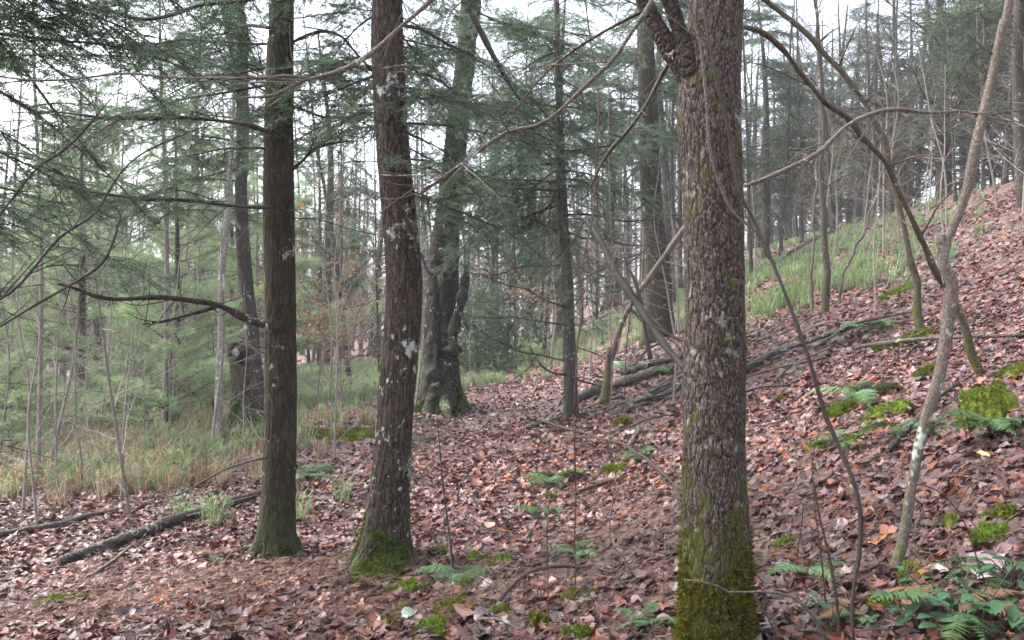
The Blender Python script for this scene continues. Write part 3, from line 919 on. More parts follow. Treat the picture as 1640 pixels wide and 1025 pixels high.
# the mossy root running towards the lower left
def mossy_root(tipx, tipy, r0, seed):
    rt = G(tipx, tipy)
    pts = np.array([m_base + (0.0, 0.0, 0.07), m_base * 0.72 + rt * 0.28 + (0, 0, 0.045), m_base * 0.4 + rt * 0.6 + (0, 0, 0.0), rt + (0, 0, -0.05)])
    pr = wiggle(resample(np.hstack([pts, np.array([[r0], [r0 * .8], [r0 * .5], [r0 * .2]])]), 30)[:, :3], 0.012, 6, seed)
    rr = np.interp(np.linspace(0, 1, 30), [0, .3, .7, 1], [r0, r0 * .8, r0 * .5, r0 * .2]) * (0.8 + 0.5 * vnoise(np.stack([np.arange(30) * .5, np.zeros(30), np.zeros(30) + seed], -1)))
    V, T, Q = tube(pr - m_base, rr, 12)
    o = link('root', MB().add(V, T, Q).mesh('root', M['bark_brown']), mid)
    Vn = V[:-2].reshape(30, 12, 3); Nn = Vn - (pr - m_base)[:, None]; Nn /= np.linalg.norm(Nn, axis=2, keepdims=True)
    Pn, Nn = Vn.reshape(-1, 3), Nn.reshape(-1, 3)
    keep = Nn[:, 2] > -0.25
    g = np.random.default_rng(seed)
    k = g.integers(0, keep.sum(), 2400)
    mb = fuzz(MB(), Pn[keep][k] + g.normal(0, 0.011, (2400, 3)), Nn[keep][k], 5500, 0.014, seed)
    tag(link('moss', mb.mesh('moss', M['moss_base'], smooth=False), o), None, None, kind='stuff')
mossy_root(542, 962, 0.062, 2)
mossy_root(585, 958, 0.055, 3)
mossy_root(655, 935, 0.05, 4)
mossy_root(622, 950, 0.05, 5)
limb(mid, m_base, [(622, -120, 26), (690, -90, 15), (738, -4, 10), (762, 42, 9.5), (790, 95, 9), (815, 137, 7), (835, 165, 5)], DM, M['twig_dark'], 8, 0.006, 21)
limb(mid, m_base, [(640, 40, 8), (680, 48, 6), (720, 70, 5), (760, 92, 3)], DM - 0.05, M['twig_dark'], 6, 0.006, 22)
limb(mid, m_base, [(600, 118, 6), (575, 90, 5), (545, 60, 4), (480, 45, 2)], DM, M['twig_dark'], 6, 0.01, 23)
crown_boughs(mid, m_base, m_p, 2.2, 3.9, 22, 0.55, HEM, 31, az_c=0.35, az_w=1.1, pitch=(-0.12, 0.2), top_shrink=0.0)
crown_boughs(mid, m_base, m_p, 2.7, 4.2, 10, 0.6, HEM, 32, az_c=2.4, az_w=0.9, top_shrink=0.0)
crown_boughs(mid, m_base, m_p, 4.4, 9.5, 16, 1.0, HEM, 33)
dead_twigs(mid, m_base, m_p, m_r, 1.9, 3.6, 10, 0.8, M['twig_tan'], 34, az_c=0, az_w=1.2, thick=0.0035)
for k, (px, py, az, sc_) in enumerate(((652, 690, -0.5, 0.15), (640, 735, -0.9, 0.13), (655, 760, -0.3, 0.12), (650, 665, 0.2, 0.14), (628, 250, -1.2, 0.2), (632, 165, -1.7, 0.2))):
    q = P(px, py, DM - 0.1)
    put_bough(mid, m_base, q, az, -0.2, sc_, HEM, np.random.default_rng(40 + k))

# dark straight trunk with the dead branch, left
DL = 5.8
left, l_base, l_p, l_r = tree_from('hemlock_tree', 'straight dark greenish trunk on the left with a bare dead branch pointing left',
    [(443, 893, 64), (444, 850, 57), (447, 760, 53), (449, 620, 50), (448, 480, 48), (446, 330, 47), (447, 200, 45), (449, 80, 41), (452, -30, 37)],
    DL, M['bark_dark'], 11.0, sides=110, step=0.012, amp=0.07, freq=34, stretch=0.22, flare=0.42, flare_h=0.10, seed=3,
    knobs=((-0.3, 0.75, 0.04, 0.010), (0.4, 1.25, 0.05, 0.012), (0.9, 2.05, 0.05, 0.014)))
trunk_moss(left, l_p, l_r, l_base, -0.02, 0.2, 9000, 0.010, M['moss_base'], 9, thr=0.5, flare=0.3, flare_h=0.12)
db = limb(left, l_base, [(440, 527, 12), (415, 517, 15), (385, 503, 13), (352, 488, 13), (315, 481, 10.5), (250, 479, 9.5), (175, 478, 10), (145, 471, 9.5), (125, 463, 7), (95, 456, 7)], DL - 0.15, M['bark_limb'], 10, 0.006, 41, 'dead_branch', 0.2)
limb(left, l_base, [(352, 489, 7), (325, 496, 6.5), (290, 505, 6), (262, 514, 5.5), (230, 520, 4)], DL - 0.15, M['bark_limb'], 8, 0.006, 42, 'dead_branch', 0.2)
limb(left, l_base, [(262, 514, 3.5), (243, 520, 3), (238, 525, 2)], DL - 0.15, M['bark_limb'], 6, 0.002, 43, 'dead_branch', 0.2)
limb(left, l_base, [(432, 212, 11), (405, 203, 8.5), (370, 197, 8), (300, 190, 8), (230, 187, 8.5), (170, 187, 6), (90, 180, 4), (20, 182, 2)], DL - 0.25, M['twig_dark'], 8, 0.006, 44)
limb(left, l_base, [(435, 332, 9), (400, 330, 7), (330, 324, 6.5), (240, 316, 6), (180, 315, 5), (110, 300, 4), (50, 288, 2.5)], DL - 0.25, M['twig_dark'], 7, 0.006, 45)
limb(left, l_base, [(455, -30, 16), (400, 0, 9), (330, 8, 8), (285, 20, 8), (240, 29, 7), (205, 24, 6), (170, 12, 5), (130, -5, 3)], DL - 0.3, M['twig_dark'], 8, 0.006, 46)
limb(left, l_base, [(462, 275, 8), (480, 262, 6.5), (505, 240, 5.5), (530, 231, 4.5), (565, 226, 2.5)], DL, M['twig_dark'], 6, 0.005, 47)
limb(left, l_base, [(468, 170, 6), (495, 178, 5), (520, 186, 4.5), (560, 190, 3), (600, 210, 2)], DL, M['twig_dark'], 6, 0.005, 48)
limb(left, l_base, [(465, 70, 6), (490, 58, 5), (520, 52, 5), (555, 66, 3)], DL, M['twig_dark'], 6, 0.005, 49)
g_ = np.random.default_rng(55)
for k in range(15):                          # sprays carried by the two long side limbs
    px = 395 - k * 25 + g_.uniform(-10, 10)
    for (py, dd) in ((193, DL - 0.25), (322 - (10 if px < 150 else 0), DL - 0.25)):
        if g_.random() < 0.13 or px > 380: continue
        put_bough(left, l_base, P(px, py, dd), PI + g_.uniform(-1.2, 1.2), g_.normal(-0.12, 0.25), g_.uniform(0.22, 0.42), HEM, g_)
crown_boughs(left, l_base, l_p, 2.6, 4.1, 12, 0.9, HEM, 52, az_c=2.75, az_w=0.8, pitch=(0.08, 0.15), top_shrink=0.0)
crown_boughs(left, l_base, l_p, 3.0, 4.0, 6, 0.45, HEM, 56, az_c=0.2, az_w=1.0, top_shrink=0.0)
crown_boughs(left, l_base, l_p, 4.4, 10.0, 16, 1.0, HEM, 53)
dead_twigs(left, l_base, l_p, l_r, 2.2, 3.6, 10, 0.9, M['twig_dark'], 54, az_c=0.0, az_w=1.1, thick=0.004)
obj_tube('dead_branch', *px_path([(428, 733, 4), (400, 738, 3.5), (360, 752, 3), (330, 768, 3), (290, 790, 2.5), (250, 797, 2), (180, 795, 1.4)], DL - 0.3), M['twig_dark'], 5, left, 0.006, 60, origin=l_base)

# slim dark trunk leaning just behind it
DS = float(G(418, 690)[1])
slim, s_base, s_p, s_r = tree_from('slim_tree', 'slim dark leaning trunk just behind the straight dark trunk, forked near the top',
    [(418, 690, 26), (410, 620, 24), (402, 520, 22), (391, 420, 21), (386, 310, 19), (389, 220, 18), (386, 120, 20), (372, 50, 22), (358, -20, 20)],
    DS, M['bark_slim'], 9.5, sides=48, step=0.02, amp=0.10, freq=30, flare=0.25, seed=4, top=(-0.12, 0, 1))
limb(slim, s_base, [(389, 135, 15), (394, 90, 13), (392, 40, 12), (385, -20, 10), (380, -120, 7)], DS, M['bark_slim'], 8, 0.01, 61, 'limb')
crown_boughs(slim, s_base, s_p, 3.2, 6.0, 16, 1.1, HEM, 62, az_c=2.6, az_w=1.1, pitch=(0.05, 0.15), top_shrink=0.0)
crown_boughs(slim, s_base, s_p, 6.0, 9.2, 12, 1.0, HEM, 63)
dead_twigs(slim, s_base, s_p, s_r, 1.6, 3.6, 14, 1.1, M['twig_dark'], 64, az_c=PI, az_w=1.3, thick=0.004)

# pale birch pole and the hollow stump beside it
DP = float(G(349, 706)[1]); DH = float(G(392, 692)[1]); KH = DH / 7.5
pole, q_base, q_p, q_r = tree_from('pale_birch', 'thin white lichened pole standing beside the hollow black stump',
    [(349, 706, 12), (350, 620, 11), (354, 540, 11), (355, 440, 10), (364, 350, 11), (368, 280, 8), (374, 180, 6), (378, 60, 5)], DP, M['bark_pale'], 6.5, sides=24, step=0.03, amp=0.08, freq=30, flare=0.1, seed=5)
limb(pole, q_base, [(362, 356, 5), (352, 350, 4), (338, 342, 3), (325, 338, 2)], DP, M['bark_pale'], 6, 0.004, 65)
st_b = np.array([P(392, 690, DH)[0], DH, 0]); st_b[2] = float(H(st_b[0], DH))
stump = thing('hollow_stump', 'short mossy stump with a black hollow top behind the dark left trunk', 'stump', st_b)
def hollow_stump():
    top = P(378, 548, DH)
    pts = np.array([[st_b[0], DH, st_b[2] - 0.1], [P(392, 640, DH)[0], DH, P(0, 640, DH)[2]], [P(386, 590, DH)[0], DH, P(0, 590, DH)[2]], [top[0], DH, top[2]]])
    me, p, r = trunk_mesh('trunk', pts, np.array([0.13, 0.10, 0.085, 0.07]) * KH, M['bark_moss'], st_b, sides=40, step=0.02, amp=0.25, freq=14, flare=0.3, seed=6)
    link('trunk', me, stump)
    # mouth: a black ring open towards the viewer
    c = P(378, 566, DH - 0.09 * KH) - st_b
    th = np.linspace(-1.9, 2.7, 18)
    ring = np.array([[c[0] + 0.052 * KH * math.sin(a) + 0.012 * math.sin(5 * a), c[1] - 0.01 * math.cos(3 * a), c[2] + 0.075 * KH * math.cos(a)] for a in th])
    V, T, Q = tube(ring, (0.018 + 0.03 * vnoise(np.stack([th * 2.3, th * 0, th * 0 + 3], -1))) * np.linspace(0.5, 1.1, 18) * KH, 7)
    link('hollow_rim', MB().add(V, T, Q).mesh('hollow_rim', M['hollow_black']), stump)
    th = np.linspace(0, 2 * PI, 16)
    dsk = np.vstack([[c[0] - 0.01, c[1] - 0.03, c[2] + 0.01], np.stack([c[0] - 0.008 + 0.045 * KH * np.sin(th), 0 * th + c[1] + 0.02, c[2] + 0.065 * KH * np.cos(th)], -1)])
    link('pale_wood', MB().add(dsk, [(0, i, i + 1) for i in range(1, 16)]).mesh('pale_wood', M['bark_pale']), stump)
    trunk_moss(stump, p, r, st_b, 0.0, 0.55, 6000, 0.02, M['moss_base'], 12, thr=0.40, flare=0.3)
hollow_stump()

# gnarled old tree with the fused, fluted trunk
DG = 13.5
gn, g_base, g_p, g_r = tree_from('gnarled_tree', 'stout gnarled fluted old trunk with burls and mossy roots beside the path',
    [(707, 660, 70), (706, 620, 60), (706, 560, 54), (708, 480, 50), (712, 400, 45), (720, 330, 38), (731, 220, 34), (744, 110, 31), (753, 20, 31), (758, -40, 28)],
    DG, M['bark_gnarl'], 13.0, sides=96, step=0.03, amp=0.16, freq=7, stretch=0.7, flare=0.35, flare_h=0.3, seed=7,
    groove=((-0.05, 0.20, 0.30, 2.2), (0.75, 0.18, 0.16, 1.6)),
    knobs=((1.25, 0.98, 0.07, 0.09), (1.2, 0.78, 0.05, 0.06), (-0.5, 0.6, 0.09, 0.05), (-0.7, 0.42, 0.08, 0.05), (0.25, 0.40, 0.07, 0.05), (0.2, 0.58, 0.07, 0.05), (-0.4, 0.26, 0.08, 0.05), (0.35, 1.25, 0.08, 0.05)))
trunk_moss(gn, g_p, g_r, g_base, -0.05, 0.55, 9000, 0.028, M['moss_base'], 14, thr=0.62, flare=0.35, flare_h=0.3)
limb(gn, g_base, [(722, 565, 26), (732, 520, 20), (738, 480, 18), (744, 450, 15), (750, 430, 7)], DG - 0.3, M['bark_gnarl'], 10, 0.02, 71, 'snag', 0.3)
for k, (x0, x1, y1) in enumerate(((744, 740, 352), (749, 753, 372), (746, 745, 390))):
    limb(gn, g_base, [(x0, 440, 4), ((x0 + x1) / 2 + 1, 400, 2.5), (x1, y1, 1.2)], DG - 0.3, M['twig_dark'], 5, 0.01, 72 + k, 'splinter')
limb(gn, g_base, [(737, 500, 8), (744, 512, 8), (752, 531, 7)], DG - 0.35, M['bark_slim'], 7, 0.01, 76, 'stub')
limb(gn, g_base, [(690, 440, 6), (682, 425, 5), (670, 400, 4), (655, 380, 3)], DG - 0.2, M['twig_dark'], 6, 0.02, 77)
for k, (px, py, w) in enumerate(((752, 648, 16), (678, 664, 18), (724, 672, 18))):
    e = G(px, py)
    obj_tube('root', [g_base + (np.sign(px - 706) * 0.12 if abs(px - 706) > 12 else 0.05, -0.15, 0.28), (g_base + e) / 2 + (0, -0.12, 0.14), e + (0, 0, -0.03)], [0.12, 0.09, 0.04], M['bark_gnarl'], 12, gn, 0.02, 78 + k, origin=g_base)
crown_boughs(gn, g_base, g_p, 4.2, 12.0, 30, 1.6, HEMF, 79)

# young hemlock with bare lower twigs and the green crown in the middle of the picture
DY = 10.6
yh, y_base, y_p, y_r = tree_from('young_hemlock', 'slender young hemlock with bare lower twigs and green sprays above, right of path',
    [(914, 674, 23), (913, 600, 21), (911, 520, 19), (908, 440, 18), (903, 360, 16), (899, 280, 14), (896, 180, 12), (893, 80, 10), (891, -20, 8)],
    DY, M['bark_slim'], 6.2, sides=32, step=0.03, amp=0.08, freq=28, flare=0.25, seed=8)
for k, pts in enumerate((
    [(905, 425, 4), (870, 424, 3), (830, 430, 2.6), (790, 438, 2.4), (752, 437, 1.6)],
    [(905, 492, 4), (870, 478, 3), (838, 463, 2.6), (800, 450, 2.2), (765, 438, 1.4)],
    [(908, 520, 4), (870, 515, 3), (830, 506, 2.4), (770, 510, 1.8), (735, 502, 1.2)],
    [(908, 578, 4), (860, 566, 3), (815, 556, 2.4), (780, 536, 2), (740, 508, 1.2)],
    [(908, 600, 6), (885, 597, 5), (870, 588, 4.5), (864, 580, 3)],
    [(916, 605, 5), (935, 612, 4), (960, 618, 3), (1000, 628, 2)],
    [(905, 378, 5), (880, 366, 4), (862, 358, 3.5), (850, 344, 2)],
    [(908, 372, 5), (935, 380, 4), (955, 382, 3.4), (1000, 392, 2.4), (1050, 395, 1.4)],
    [(910, 460, 3.4), (950, 440, 2.6), (990, 415, 2), (1030, 404, 1.2)],
    [(912, 555, 3.4), (945, 560, 2.6), (990, 575, 2), (1025, 570, 1.2)],
    [(902, 345, 4), (950, 345, 3.2), (1010, 352, 3), (1060, 350, 2.6), (1095, 342, 1.6)],
    [(909, 625, 4), (902, 640, 3), (897, 650, 2)],
    [(862, 566, 2), (845, 590, 1.6), (815, 612, 1.2)], [(830, 506, 2), (815, 530, 1.6), (806, 552, 1.2)], [(790, 438, 2), (772, 470, 1.6), (752, 500, 1)])):
    limb(yh, y_base, pts, DY - 0.08 * (k % 3), M['twig_dark'], 5, 0.012, 80 + k, 'dead_branch')
crown_boughs(yh, y_base, y_p, 2.65, 4.6, 34, 1.1, HEM, 95, avoid=None, pitch=(0.02, 0.35), top_shrink=0.12)
crown_boughs(yh, y_base, y_p, 2.55, 3.8, 11, 1.15, HEM, 97, az_c=PI, az_w=1.2, pitch=(0.0, 0.3), top_shrink=0.1)
crown_boughs(yh, y_base, y_p, 4.5, 6.1, 20, 0.7, HEM, 96)
dead_twigs(yh, y_base, y_p, y_r, 1.0, 3.6, 26, 1.3, M['twig_dark'], 98, thick=0.004)
dead_twigs(mid, m_base, m_p, m_r, 2.0, 3.7, 12, 1.0, M['twig_dark'], 99, thick=0.0035)

# a hemlock whose boughs reach in from beyond the left edge
def off_left(px, d, h, label, seed, n, z0, sc_, w=18, mat='bark_slim', full=False):
    x = P(px, 0, d)[0]
    b = np.array([x, d, float(H(x, d))])
    root = thing('hemlock_tree', label, 'tree', b)
    W = np.array([b + (0, 0, -0.2), b + (0.04, 0, h * 0.3), b + (-0.05, 0, h * 0.65), b + (0.02, 0, h)])
    r0 = w / 2 / F * d
    me, p, r = trunk_mesh('trunk', W, np.array([r0, r0 * 0.85, r0 * 0.55, r0 * 0.15]), M[mat], b, sides=28, step=0.05, seed=seed, freq=20)
    link('trunk', me, root)
    crown_boughs(root, b, p, z0, h - 0.2, n, sc_, HEM, seed, top_shrink=0.45)
    dead_twigs(root, b, p, r, 0.8, z0 + 0.6, 10, 0.9, M['twig_dark'], seed + 1, thick=0.004)
    return (root, b, p) if full else root
off_left(-150, 5.2, 7.5, 'hemlock whose feathery boughs reach in from beyond the left edge', 101, 28, 1.9, 1.0, 60)
off_left(60, 9.5, 8.0, 'hemlock with a thin pale stem in the thicket near the left edge', 103, 32, 2.1, 1.0, 7, 'bark_grey')
off_left(262, 11.5, 8.5, 'thin hemlock with a pale stem in the thicket left of the hollow stump', 105, 28, 2.6, 0.95, 7, 'bark_grey')
near_h, nh_base, nh_p = off_left(-230, 3.7, 6.0, 'nearest hemlock outside the left edge with thin drooping twigs', 107, 12, 3.9, 0.8, 90, 'bark_slim', True)
crown_boughs(near_h, nh_base, nh_p, 2.5, 3.7, 16, 0.85, HEM, 108, az_c=0.45, az_w=0.85, pitch=(0.05, 0.2), top_shrink=0.0)
for k, pts in enumerate((
    [(-190, 560, 9), (-60, 512, 7), (15, 470, 6), (50, 430, 5.5), (90, 385, 5), (155, 340, 4.5), (215, 258, 3.5), (330, 205, 2)],
    [(-190, 600, 7), (-40, 545, 5), (0, 525, 4.5), (110, 460, 4.5), (165, 425, 4), (185, 390, 3.5), (200, 340, 2)],
    [(-200, 480, 8), (-30, 372, 5), (10, 330, 4), (55, 275, 4), (110, 235, 3), (180, 160, 2)],
    [(-200, 140, 8), (-20, 60, 5), (40, 110, 4), (90, 180, 3.4), (150, 250, 3), (230, 345, 2)],
    [(-200, 40, 8), (20, -20, 5), (120, 40, 4), (210, 120, 3), (290, 190, 2)])):
    limb(near_h, nh_base, pts, 3.8 + 0.25 * k, M['twig_dark'], 6, 0.006, 180 + k)

# dark hemlock behind the birch
dk, d_base, d_p, d_r = tree_from('hemlock_tree', 'stout dark trunk behind the birch at the edge of the grass',
    [(1054, 452, 44), (1050, 400, 37), (1044, 320, 33), (1040, 230, 31), (1036, 120, 28), (1032, 10, 26)], 18.0, M['bark_dark'], 14.0, sides=36, step=0.06, amp=0.1, freq=9, flare=0.4, flare_h=0.3, seed=9)
crown_boughs(dk, d_base, d_p, 3.6, 13.5, 44, 1.6, HEMF, 106, top_shrink=0.5)
dead_twigs(dk, d_base, d_p, d_r, 1.5, 6.0, 24, 1.5, M['bark_far'], 107, thick=0.007)

# ------------------------------------------------------------------ saplings, vines and whips on the right
sp10, sb, spp, spr = tree_from('leaning_sapling', 'pale grey crooked sapling with a broken stub leaning at the right edge',
    [(1402, 1012, 18), (1420, 960, 17), (1447, 860, 16), (1461, 770, 16), (1480, 680, 17), (1507, 590, 18), (1520, 500, 20), (1523, 455, 22), (1511, 415, 16), (1524, 370, 14), (1547, 310, 14), (1561, 240, 15), (1587, 130, 13), (1606, 40, 13), (1622, -30, 12)],
    3.5, M['bark_sap'], 5.5, sides=28, step=0.02, amp=0.08, freq=40, flare=0.15, seed=10, top=(0.1, 0, 1))
limb(sp10, sb, [(1521, 460, 20), (1514, 430, 17), (1509, 400, 15), (1507, 376, 15)], 3.5, M['bark_sap'], 10, 0.003, 111, 'broken_stub', 0.1)
limb(sp10, sb, [(1573, 185, 6), (1540, 178, 4.5), (1490, 178, 5), (1440, 173, 6.5), (1395, 183, 7), (1350, 205, 7), (1312, 240, 8), (1265, 265, 8), (1225, 283, 7.5), (1190, 296, 6)], 3.55, M['twig_tan'], 8, 0.004, 112)
limb(sp10, sb, [(1566, 188, 4), (1600, 180, 3.5), (1640, 172, 3), (1690, 160, 2)], 3.5, M['twig_tan'], 6, 0.004, 113)
limb(sp10, sb, [(1600, 95, 4), (1560, 60, 3), (1530, 40, 2.6), (1490, 30, 2)], 3.5, M['twig_tan'], 6, 0.006, 114)
o = obj_tube('pale_fungus', [P(1425, 932, 3.46), P(1425, 944, 3.45), P(1425, 955, 3.46)], [0.012, 0.022, 0.010], M['bark_pale'], 10, sp10, origin=sb)

def arch(label, pts, d, seed, mat, twigs=11):
    W, R = px_path(pts, d)
    R = R * 0.85
    b = np.array([W[0, 0], W[0, 1], float(H(W[0, 0], W[0, 1]))])
    W[0, 2] = b[2] - 0.06
    root = thing('arching_sapling', label, 'sapling', b, 'bent saplings on the slope')
    pr = resample(np.hstack([W, R[:, None]]), 80)
    pr[:, :3] = wiggle(pr[:, :3], 0.022, 16, seed)
    pr[:, 3] *= 0.85 + 0.4 * vnoise(np.stack([np.arange(80) * 0.37, np.zeros(80) + seed, np.zeros(80)], -1))
    V, T, Q = tube(pr[:, :3] - b, pr[:, 3], 10)
    link('stem', MB().add(V, T, Q).mesh('stem', mat), root)
    g = np.random.default_rng(seed)
    for k in range(twigs):
        i = int(g.integers(25, 78)); a = pr[i, :3]; dr = g.normal(0, 1, 3); dr[2] = abs(dr[2]) * 0.6; dr /= np.linalg.norm(dr)
        ln = g.uniform(0.25, 0.7)
        obj_tube('twig', [a, a + dr * ln * 0.5 + (0, 0, 0.03), a + dr * ln], [pr[i, 3] * 0.4, pr[i, 3] * 0.28, 0.001], M['twig_brown'], 5, root, 0.015, seed + k, origin=b)
    return root
gA = G(1572, 598)[1]; gB = G(1478, 530)[1]
arch('arching mossy sapling passing behind the leaning sapling, foot under the moss mound side', [(1572, 600, 18, gA), (1548, 535, 14, gA), (1520, 475, 12, gA), (1484, 405, 11, gA - .1), (1455, 340, 10, gA - .2), (1425, 280, 10, gA - .3), (1396, 236, 10, gA - .4), (1362, 200, 10, gA - .5), (1318, 152, 9, gA - .6), (1262, 85, 9, gA - .7), (1225, 55, 10, gA - .8), (1180, 40, 8, gA - .9), (1120, 30, 6, gA - 1)], None, 121, M['bark_moss'])
arch('arching slender sapling with mossy foot standing in the middle of the slope', [(1476, 532, 19, gB), (1468, 470, 14, gB), (1455, 400, 12, gB), (1440, 330, 11, gB), (1428, 270, 11, gB), (1418, 220, 12, gB), (1396, 182, 11, gB), (1350, 115, 9, gB), (1290, 52, 10, gB), (1225, 0, 9, gB), (1150, -50, 6, gB)], None, 122, M['bark_moss'])
gC = G(1324, 500)[1]
arch('short upright mossy sapling on the slope between birch and arching saplings', [(1322, 503, 16, gC), (1324, 440, 13, gC), (1322, 380, 11, gC), (1318, 320, 9, gC), (1316, 250, 8, gC), (1318, 180, 7, gC), (1310, 60, 5, gC), (1300, -40, 3, gC)], None, 123, M['bark_moss'])
gC = G(1348, 490)[1]
arch('thin leaning stem on the slope beside the short upright mossy sapling', [(1345, 488, 6, gC), (1352, 440, 5, gC), (1370, 400, 5, gC), (1390, 350, 4.5, gC), (1405, 300, 4, gC), (1430, 220, 3, gC)], None, 124, M['bark_sap'], 2)
gC = G(1300, 500)[1]
arch('thin straight brown shoot on the slope close to the birch', [(1299, 500, 6, gC), (1300, 440, 5, gC), (1302, 380, 4, gC), (1305, 320, 4, gC), (1316, 160, 3, gC)], None, 125, M['bark_sap'], 2)

def hanging(name, label, pts, mat, cat='vine', group='thin vines and stems', sides=6, wig=0.004, seed=0):
    W, R = px_path(pts)
    b = W[0].copy()
    o = obj_tube(name, W, R, mat, sides, None, wig, seed, knots=0.2)
    return tag(o, label, cat, group)
hanging('vine', 'long dark whip of vine from the birch down across the right hillside',
    [(1368, 1040, 5.5, 2.9), (1365, 960, 6, 2.9), (1378, 865, 7, 2.9), (1372, 785, 6, 2.9), (1322, 665, 6.5, 2.95), (1290, 560, 6.5, 2.95), (1245, 440, 6, 3.0), (1206, 352, 6, 3.05), (1182, 300, 6, 3.05), (1160, 180, 5.5, 3.05), (1140, 90, 5, 3.05), (1120, -40, 4, 3.1)], M['twig_dark'], seed=131)
hanging('vine', 'pale tan vine hanging down the upper trunk of the birch', [(1232, 415, 3, 3.03), (1210, 370, 4, 3.05), (1180, 345, 5, 3.05), (1160, 310, 5, 3.06), (1137, 240, 5, 3.06), (1131, 150, 4.5, 3.06), (1122, 70, 4.5, 3.06), (1100, 0, 4, 3.06), (1085, -60, 3, 3.08)], M['twig_tan'], seed=132)
hanging('vine', 'thin vine hanging from the top of the picture to the young hemlock', [(920, 655, 2.5, 8.0), (925, 555, 2.6, 8), (932, 500, 2.8, 8), (936, 408, 2.8, 8), (950, 340, 2.8, 8), (954, 262, 2.8, 8), (959, 162, 2.6, 8), (949, 91, 2.6, 8), (938, 8, 2.6, 8), (934, -60, 2.4, 8)], M['twig_brown'], seed=133)
hanging('vine', 'long thin pale vine left of the birch reaching the leaf litter', [(999, 945, 1.6, 4.2), (1001, 895, 1.8, 4.2), (982, 875, 1.8, 4.2), (977, 841, 1.8, 4.2), (986, 764, 1.8, 4.2), (976, 703, 1.8, 4.2), (979, 600, 2, 4.2), (976, 491, 2, 4.2), (982, 424, 2, 4.2), (978, 343, 2, 4.2), (974, 202, 2, 4.2), (977, 94, 2, 4.2), (993, -5, 2, 4.2), (1000, -70, 2, 4.2)], M['twig_tan'], seed=134)
hanging('vine', 'fine dark vine strand hanging close to the long pale vine', [(1000, 640, 1.4, 7), (1003, 560, 1.5, 7), (1010, 470, 1.5, 7), (996, 380, 1.6, 7), (1004, 250, 1.6, 7), (1018, 100, 1.6, 7), (1040, -20, 1.6, 7)], M['twig_dark'], seed=135)

def stem(label, pts, mat, d=None, seed=0, wig=0.003):
    p0 = G(pts[0][0], pts[0][1])
    return hanging('dry_stem', label, [(a, b, w, p0[1]) for a, b, w in pts], mat, 'dry stem', 'thin dry stems rising from the litter', 5, wig, seed)
stem('thin dark upright seedling stem just right of the curved trunk', [(728, 920, 4), (722, 880, 3.2), (712, 800, 3), (706, 740, 2.4), (702, 690, 2), (700, 650, 1.4)], M['twig_dark'], seed=141)
stem('tall thin dark stem rising in the middle of the bottom edge', [(877, 1015, 2.6), (878, 940, 2.4), (877, 860, 2.2), (880, 790, 1.6)], M['twig_brown'], seed=142)
stem('pale forked dry stalk in the middle foreground', [(838, 1000, 2.6), (843, 950, 2.4), (850, 905, 2.6), (878, 895, 2.4), (885, 860, 1.6)], M['twig_tan'], seed=143)
stem('thin straight brown stem between curved trunk and birch', [(922, 945, 2), (921, 880, 2), (922, 790, 2), (920, 700, 2), (926, 640, 1.4)], M['twig_brown'], seed=144)
stem('short dark stem in the litter beside the dark seedling', [(732, 812, 2.2), (734, 790, 2.4), (737, 772, 2)], M['twig_dark'], seed=145)
stem('leaning brown shoot right of the birch near the vine foot', [(1345, 1030, 6), (1340, 960, 5.5), (1328, 890, 5), (1312, 830, 4), (1300, 760, 3)], M['twig_brown'], seed=146)
stem('curving tan bramble arching in front of the mossy birch foot', [(1330, 1035, 5), (1300, 985, 4.5), (1265, 955, 4.5), (1215, 948, 4), (1165, 948, 3.6), (1140, 935, 3), (1095, 928, 2.4)], M['twig_tan'], seed=147)
stem('pale bent twig crossing the vine on the right slope', [(1365, 870, 4), (1385, 855, 3.6), (1412, 840, 3.6), (1400, 815, 2.6), (1390, 800, 2)], M['twig_tan'], seed=148)
stem('long horizontal tan twig right of the birch at knee height', [(1220, 850, 2.4), (1280, 845, 3), (1330, 843, 3), (1375, 852, 3), (1405, 862, 2)], M['twig_tan'], seed=149)
stem('thin brown stalk on the slope below the birch moss patches', [(1325, 1000, 3), (1315, 900, 2.6), (1305, 820, 2.4), (1300, 740, 2), (1312, 690, 1.4)], M['twig_brown'], seed=150)
stem('thin dark stem leaning out from the birch foot', [(1262, 1060, 4), (1240, 1010, 3.6), (1222, 975, 3), (1208, 950, 2.4)], M['twig_dark'], seed=151)
stem('upright dry stalk near the bottom edge left of the birch', [(1062, 980, 2), (1063, 930, 2), (1060, 895, 1.5)], M['twig_tan'], seed=152)

